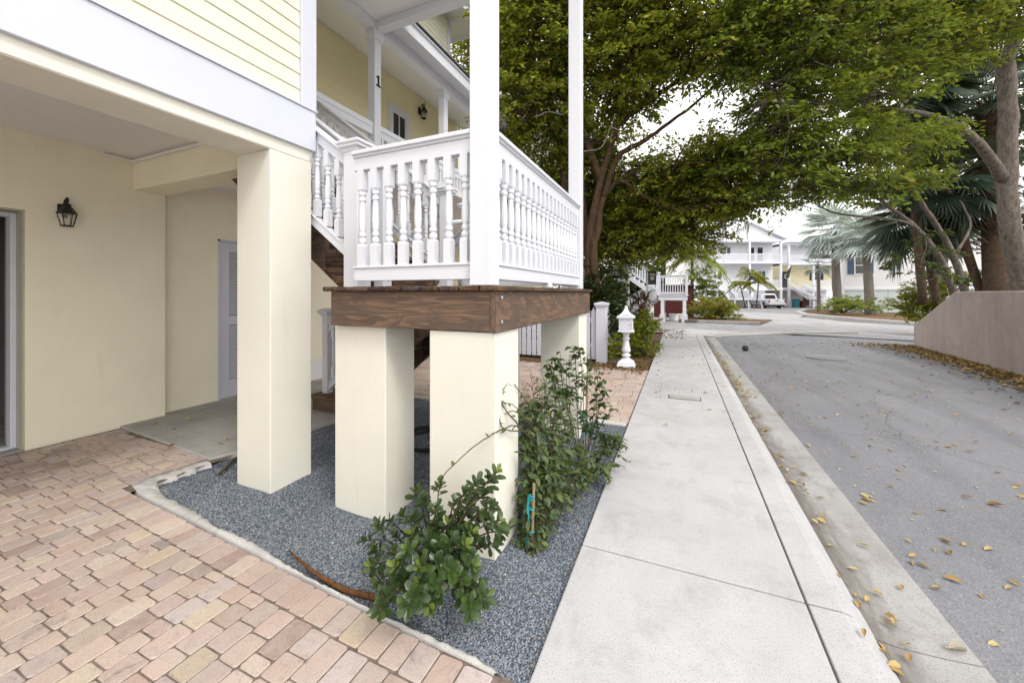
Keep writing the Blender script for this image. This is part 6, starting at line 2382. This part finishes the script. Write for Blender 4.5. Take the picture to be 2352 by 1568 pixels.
pts = []
for _ in range(620):   # gutter line
    y = 1.2 + 12.5 * random.random()
    dens = 1.0 if 6 < y < 10.5 else 0.28
    if random.random() < dens: pts.append((0.77 + abs(random.gauss(0, 0.07)) + (0.05 if 6 < y < 10.5 else 0), y))
for _ in range(420):   # drift on the lane
    y = 1.5 + 13 * random.random()
    pts.append((1.15 + 4.0 * random.random() ** 1.6, y))
for _ in range(90):    # pavement
    pts.append((random.uniform(-0.45, 0.66), 4.3 + 9.5 * random.random() ** 0.8))
litter('fallen_leaves', pts, 0.05, M['litter'], lane_z)
pts = []
for _ in range(5200):   # thick drift at the foot of the wall
    s = random.random() * 11
    p = A + dirv * s - nrm * abs(random.gauss(0, 0.33 + 0.35 * max(0, 1 - s / 3.0)))
    pts.append((p.x, p.y))
litter('wall_yellow_leaves', pts[::4], 0.06, M['litter'], lambda x, y: road_z(y) + 0.03 + random.random() * 0.012, flat=0.6)
litter('wall_leaf_drift', pts, 0.06, M['litter_brown'], lambda x, y: road_z(y) + 0.01 + random.random() * 0.02, flat=0.6)
pts = []
for _ in range(900):
    pts.append((1.2 + 4.3 * random.random(), 1.3 + 15 * random.random()))
litter('fallen_petals', pts, 0.028, M['litter_pale'], lane_z)
pts = [(random.uniform(-1.6, -0.55), random.gauss(7.45, 0.25)) for _ in range(420)] + [(random.uniform(-5, -1.6), random.gauss(7.5, 0.2)) for _ in range(200)] + [(random.uniform(-0.9, 0.2), random.uniform(12.8, 16)) for _ in range(420)] + [(random.uniform(-1.1, -0.52), random.uniform(8, 12)) for _ in range(500)]
litter('bed_leaf_litter', pts, 0.055, M['litter_brown'], lambda x, y: 0.0, flat=0.5)
pts = [(random.uniform(-2.8, -0.55), random.uniform(4.4, 7.3)) for _ in range(70)] + [(random.uniform(-5.2, -3.7), random.uniform(1.4, 3.6)) for _ in range(26)]
litter('yard_leaves', pts, 0.05, M['litter'], lambda x, y: 0.018 if x < -3 else 0.0)

# the larger leaves one could pick up, one by one
def curled_leaf(rot):
    b = MB()
    n = 7
    vs, fs = [], []
    for i in range(n):
        t = i / (n - 1)
        w = 0.5 * math.sin(math.pi * min(1, t * 0.93 + 0.05)) ** 0.8 * 0.42
        h = 0.10 * math.sin(t * 3.0) + 0.02
        vs += [(t - 0.5, -w, h + 0.22 * w * rot), (t - 0.5, -w * 0.5, h * 0.55), (t - 0.5, 0, h * 0.3 + 0.01), (t - 0.5, w * 0.5, h * 0.5), (t - 0.5, w, h + 0.4 * w)]
    for i in range(n - 1):
        for k in range(4):
            fs.append((i * 5 + k, i * 5 + k + 1, i * 5 + 5 + k + 1, i * 5 + 5 + k))
    b.add(vs, fs)
    b.tube([(-0.5, 0, 0.02), (-0.62, 0.02, 0.04), (-0.72, 0.01, 0.03)], 0.012, 4)
    me = bpy.data.meshes.new('fallen_leaf')
    me.from_pydata(b.v, [], b.f)
    me.materials.append(M['litter'])
    return me


LM = [curled_leaf(0.3), curled_leaf(1.0), curled_leaf(-0.2), curled_leaf(0.7), curled_leaf(1.6)]
LM[3].materials[0] = M['litter_brown']
LM[4].materials[0] = M['litter_pale']
near = [(2120, 1300, .11, 'crumpled yellow leaf, nearest of a loose pair on the asphalt'), (2190, 1333, .15, 'largest crumpled yellow leaf on the asphalt, below the pair'), (2150, 1352, .10, 'tan leaf just left of the largest yellow leaf'), (2285, 1160, .17, 'long orange brown leaf lying alone far out on the lane'),
        (2200, 1495, .16, 'narrow yellow leaf across the joint of gutter and asphalt'), (2180, 1270, .10, 'dark curled leaf above the yellow pair'), (1920, 1325, .11, 'yellow leaf pressed against the rolled kerb, upper of two'), (1968, 1390, .12, 'yellow leaf pressed against the rolled kerb, lower of two'),
        (1845, 1115, .09, 'small tan leaf in the gutter beside the first pavement joint'), (1958, 1345, .08, 'pale leaf in the middle of the gutter'), (2070, 1350, .09, 'tan leaf at the edge of gutter and asphalt'), (2240, 1016, .10, 'yellow leaf on open asphalt below the leaf drift'), (2045, 948, .09, 'yellow leaf near the middle of the lane'),
        (2205, 1065, .07, 'small pale leaf on open asphalt'), (1683, 972, .10, 'yellow leaf lying across the pavement and kerb joint'), (2030, 1500, .09, 'pale leaf low in the gutter by the picture edge'), (1985, 1455, .10, 'tan leaf in the gutter near the bottom'), (2330, 1340, .09, 'pale leaf beside the right hand end of the lane'),
        (1327, 1198, .06, 'orange leaf on the gravel beside the staked vine'), (1328, 1218, .05, 'small tan leaf on the gravel below the orange one'), (740, 1103, .045, 'orange leaf on the gravel between the pillars'), (505, 1065, .05, 'rust coloured leaf on the gravel by the patio slab'), (885, 1448, .04, 'tan leaf on the gravel below the round leaved shrub')]
for k, (px, py, s, lab) in enumerate(near):
    p = hit(px, py, 0)
    z = 0.0
    for _ in range(4):
        z = (-0.018 if p.x < -0.5 else lane_z(p.x, p.y)) + 0.004
        p = hit(px, py, z)
    o = bpy.data.objects.new('fallen_leaf', LM[k % 5 if k not in (5,) else 3])
    COL.objects.link(o)
    o.location = (p.x, p.y, z)
    o.rotation_euler = (random.uniform(-.25, .25), random.uniform(-.2, .2), random.uniform(0, 6.28))
    o.location.z += 0.006
    o.scale = (s * 0.45, s * random.uniform(0.38, 0.62), s * random.uniform(0.4, 0.8))
    tag(o, lab, 'leaf', 'single fallen leaves')

# dry palm stalk across the gravel
b = MB()
pts = [hit(x, y, 0.0) for x, y in ((664, 1262), (690, 1290), (720, 1315), (760, 1337), (810, 1353), (872, 1366))]
for i, p in enumerate(pts): p.z = -0.004 + 0.012 * math.sin(i)
limb(b, pts, 0.004, 0.015, 8, 0.002)
tag(b.build('dry_palm_stalk', M['stemdry'], smooth=True), 'curved orange brown dry palm stalk lying across the gravel', 'palm stalk')
b = MB()
pts = [hit(x, y, 0.0) for x, y in ((500, 1090), (515, 1078), (528, 1064), (542, 1052))]
limb(b, pts, 0.008, 0.012, 6, 0.002)
tag(b.build('broken_stalk', M['stem'], smooth=True), 'short brown broken stalk on the gravel by the house pillar', 'palm stalk')
# black drip hose coiled behind the pillars
b = MB()
pts = []
for k in range(90):
    a = k * 0.21
    pts.append((-2.15 + (0.30 + 0.02 * math.sin(k * 0.9)) * math.cos(a), 3.05 + 0.28 * math.sin(a), 0.0 + 0.004 * k / 10 + 0.012 * math.sin(k * 0.37)))
b.tube(pts, 0.011, 6)
tag(b.build('drip_hose', M['rubber'], smooth=True), 'black drip hose coiled on the gravel behind the pillars', 'hose')

# ------------------------------------------------------------------ light, sky, camera
w = bpy.data.worlds.new('World')
sc.world = w
w.use_nodes = True
nt = w.node_tree
bg = nt.nodes['Background']
sky = nt.nodes.new('ShaderNodeTexSky')
sky.sky_type = 'NISHITA'
sky.sun_disc = False
SUN_EL, SUN_AZ = math.radians(50), math.radians(122)   # compass-like: measured from +Y towards +X
sky.sun_elevation = SUN_EL
sky.sun_rotation = SUN_AZ
sky.air_density = 1.0
sky.dust_density = 3.0
sky.ozone_density = 1.0
# a thin bright overcast veil over the blue
hs = nt.nodes.new('ShaderNodeHueSaturation')
hs.inputs['Saturation'].default_value = 0.30
nt.links.new(sky.outputs[0], hs.inputs['Color'])
tc = nt.nodes.new('ShaderNodeTexCoord')
ns = nt.nodes.new('ShaderNodeTexNoise')
ns.inputs['Scale'].default_value = 2.2
ns.inputs['Detail'].default_value = 6
nt.links.new(tc.outputs['Generated'], ns.inputs['Vector'])
rp = nt.nodes.new('ShaderNodeValToRGB')
rp.color_ramp.elements[0].position = 0.30
rp.color_ramp.elements[0].color = (0, 0, 0, 1)
rp.color_ramp.elements[1].position = 0.55
rp.color_ramp.elements[1].color = (0.9, 0.9, 0.9, 1)
nt.links.new(ns.outputs['Fac'], rp.inputs['Fac'])
mx = nt.nodes.new('ShaderNodeMix')
mx.data_type = 'RGBA'
mx.inputs[7].default_value = (13.3, 13.0, 12.8, 1)
nt.links.new(rp.outputs['Color'], mx.inputs[0])
nt.links.new(hs.outputs['Color'], mx.inputs[6])
nt.links.new(mx.outputs[2], bg.inputs['Color'])
bg.inputs['Strength'].default_value = 0.11

sd = bpy.data.lights.new('sun', 'SUN')
sd.energy = 0.8
sd.angle = math.radians(14)
sd.color = (1.0, 0.95, 0.87)
so = bpy.data.objects.new('sun', sd)
COL.objects.link(so)
dvec = V((math.sin(SUN_AZ) * math.cos(SUN_EL), math.cos(SUN_AZ) * math.cos(SUN_EL), math.sin(SUN_EL)))
so.rotation_euler = dvec.to_track_quat('Z', 'Y').to_euler()

cd = bpy.data.cameras.new('camera')
cd.sensor_width = 36
cd.lens = FOC / 2352 * 36
cd.shift_y = -(784 - HY) / 2352
cd.clip_start = 0.05
cd.clip_end = 1500
co = bpy.data.objects.new('camera', cd)
COL.objects.link(co)
co.location = (0, 0, EYE)
co.rotation_euler = (math.pi / 2, 0, YAW)
sc.camera = co
sc.render.engine = 'CYCLES'
sc.cycles.use_denoising = True
sc.cycles.max_bounces = 12
sc.cycles.diffuse_bounces = 8
sc.cycles.transparent_max_bounces = 8
sc.view_settings.view_transform = 'Standard'
sc.view_settings.look = 'None'
sc.view_settings.exposure = 0.92
sc.view_settings.gamma = 1.0
sc.render.resolution_x, sc.render.resolution_y = 1024, 682
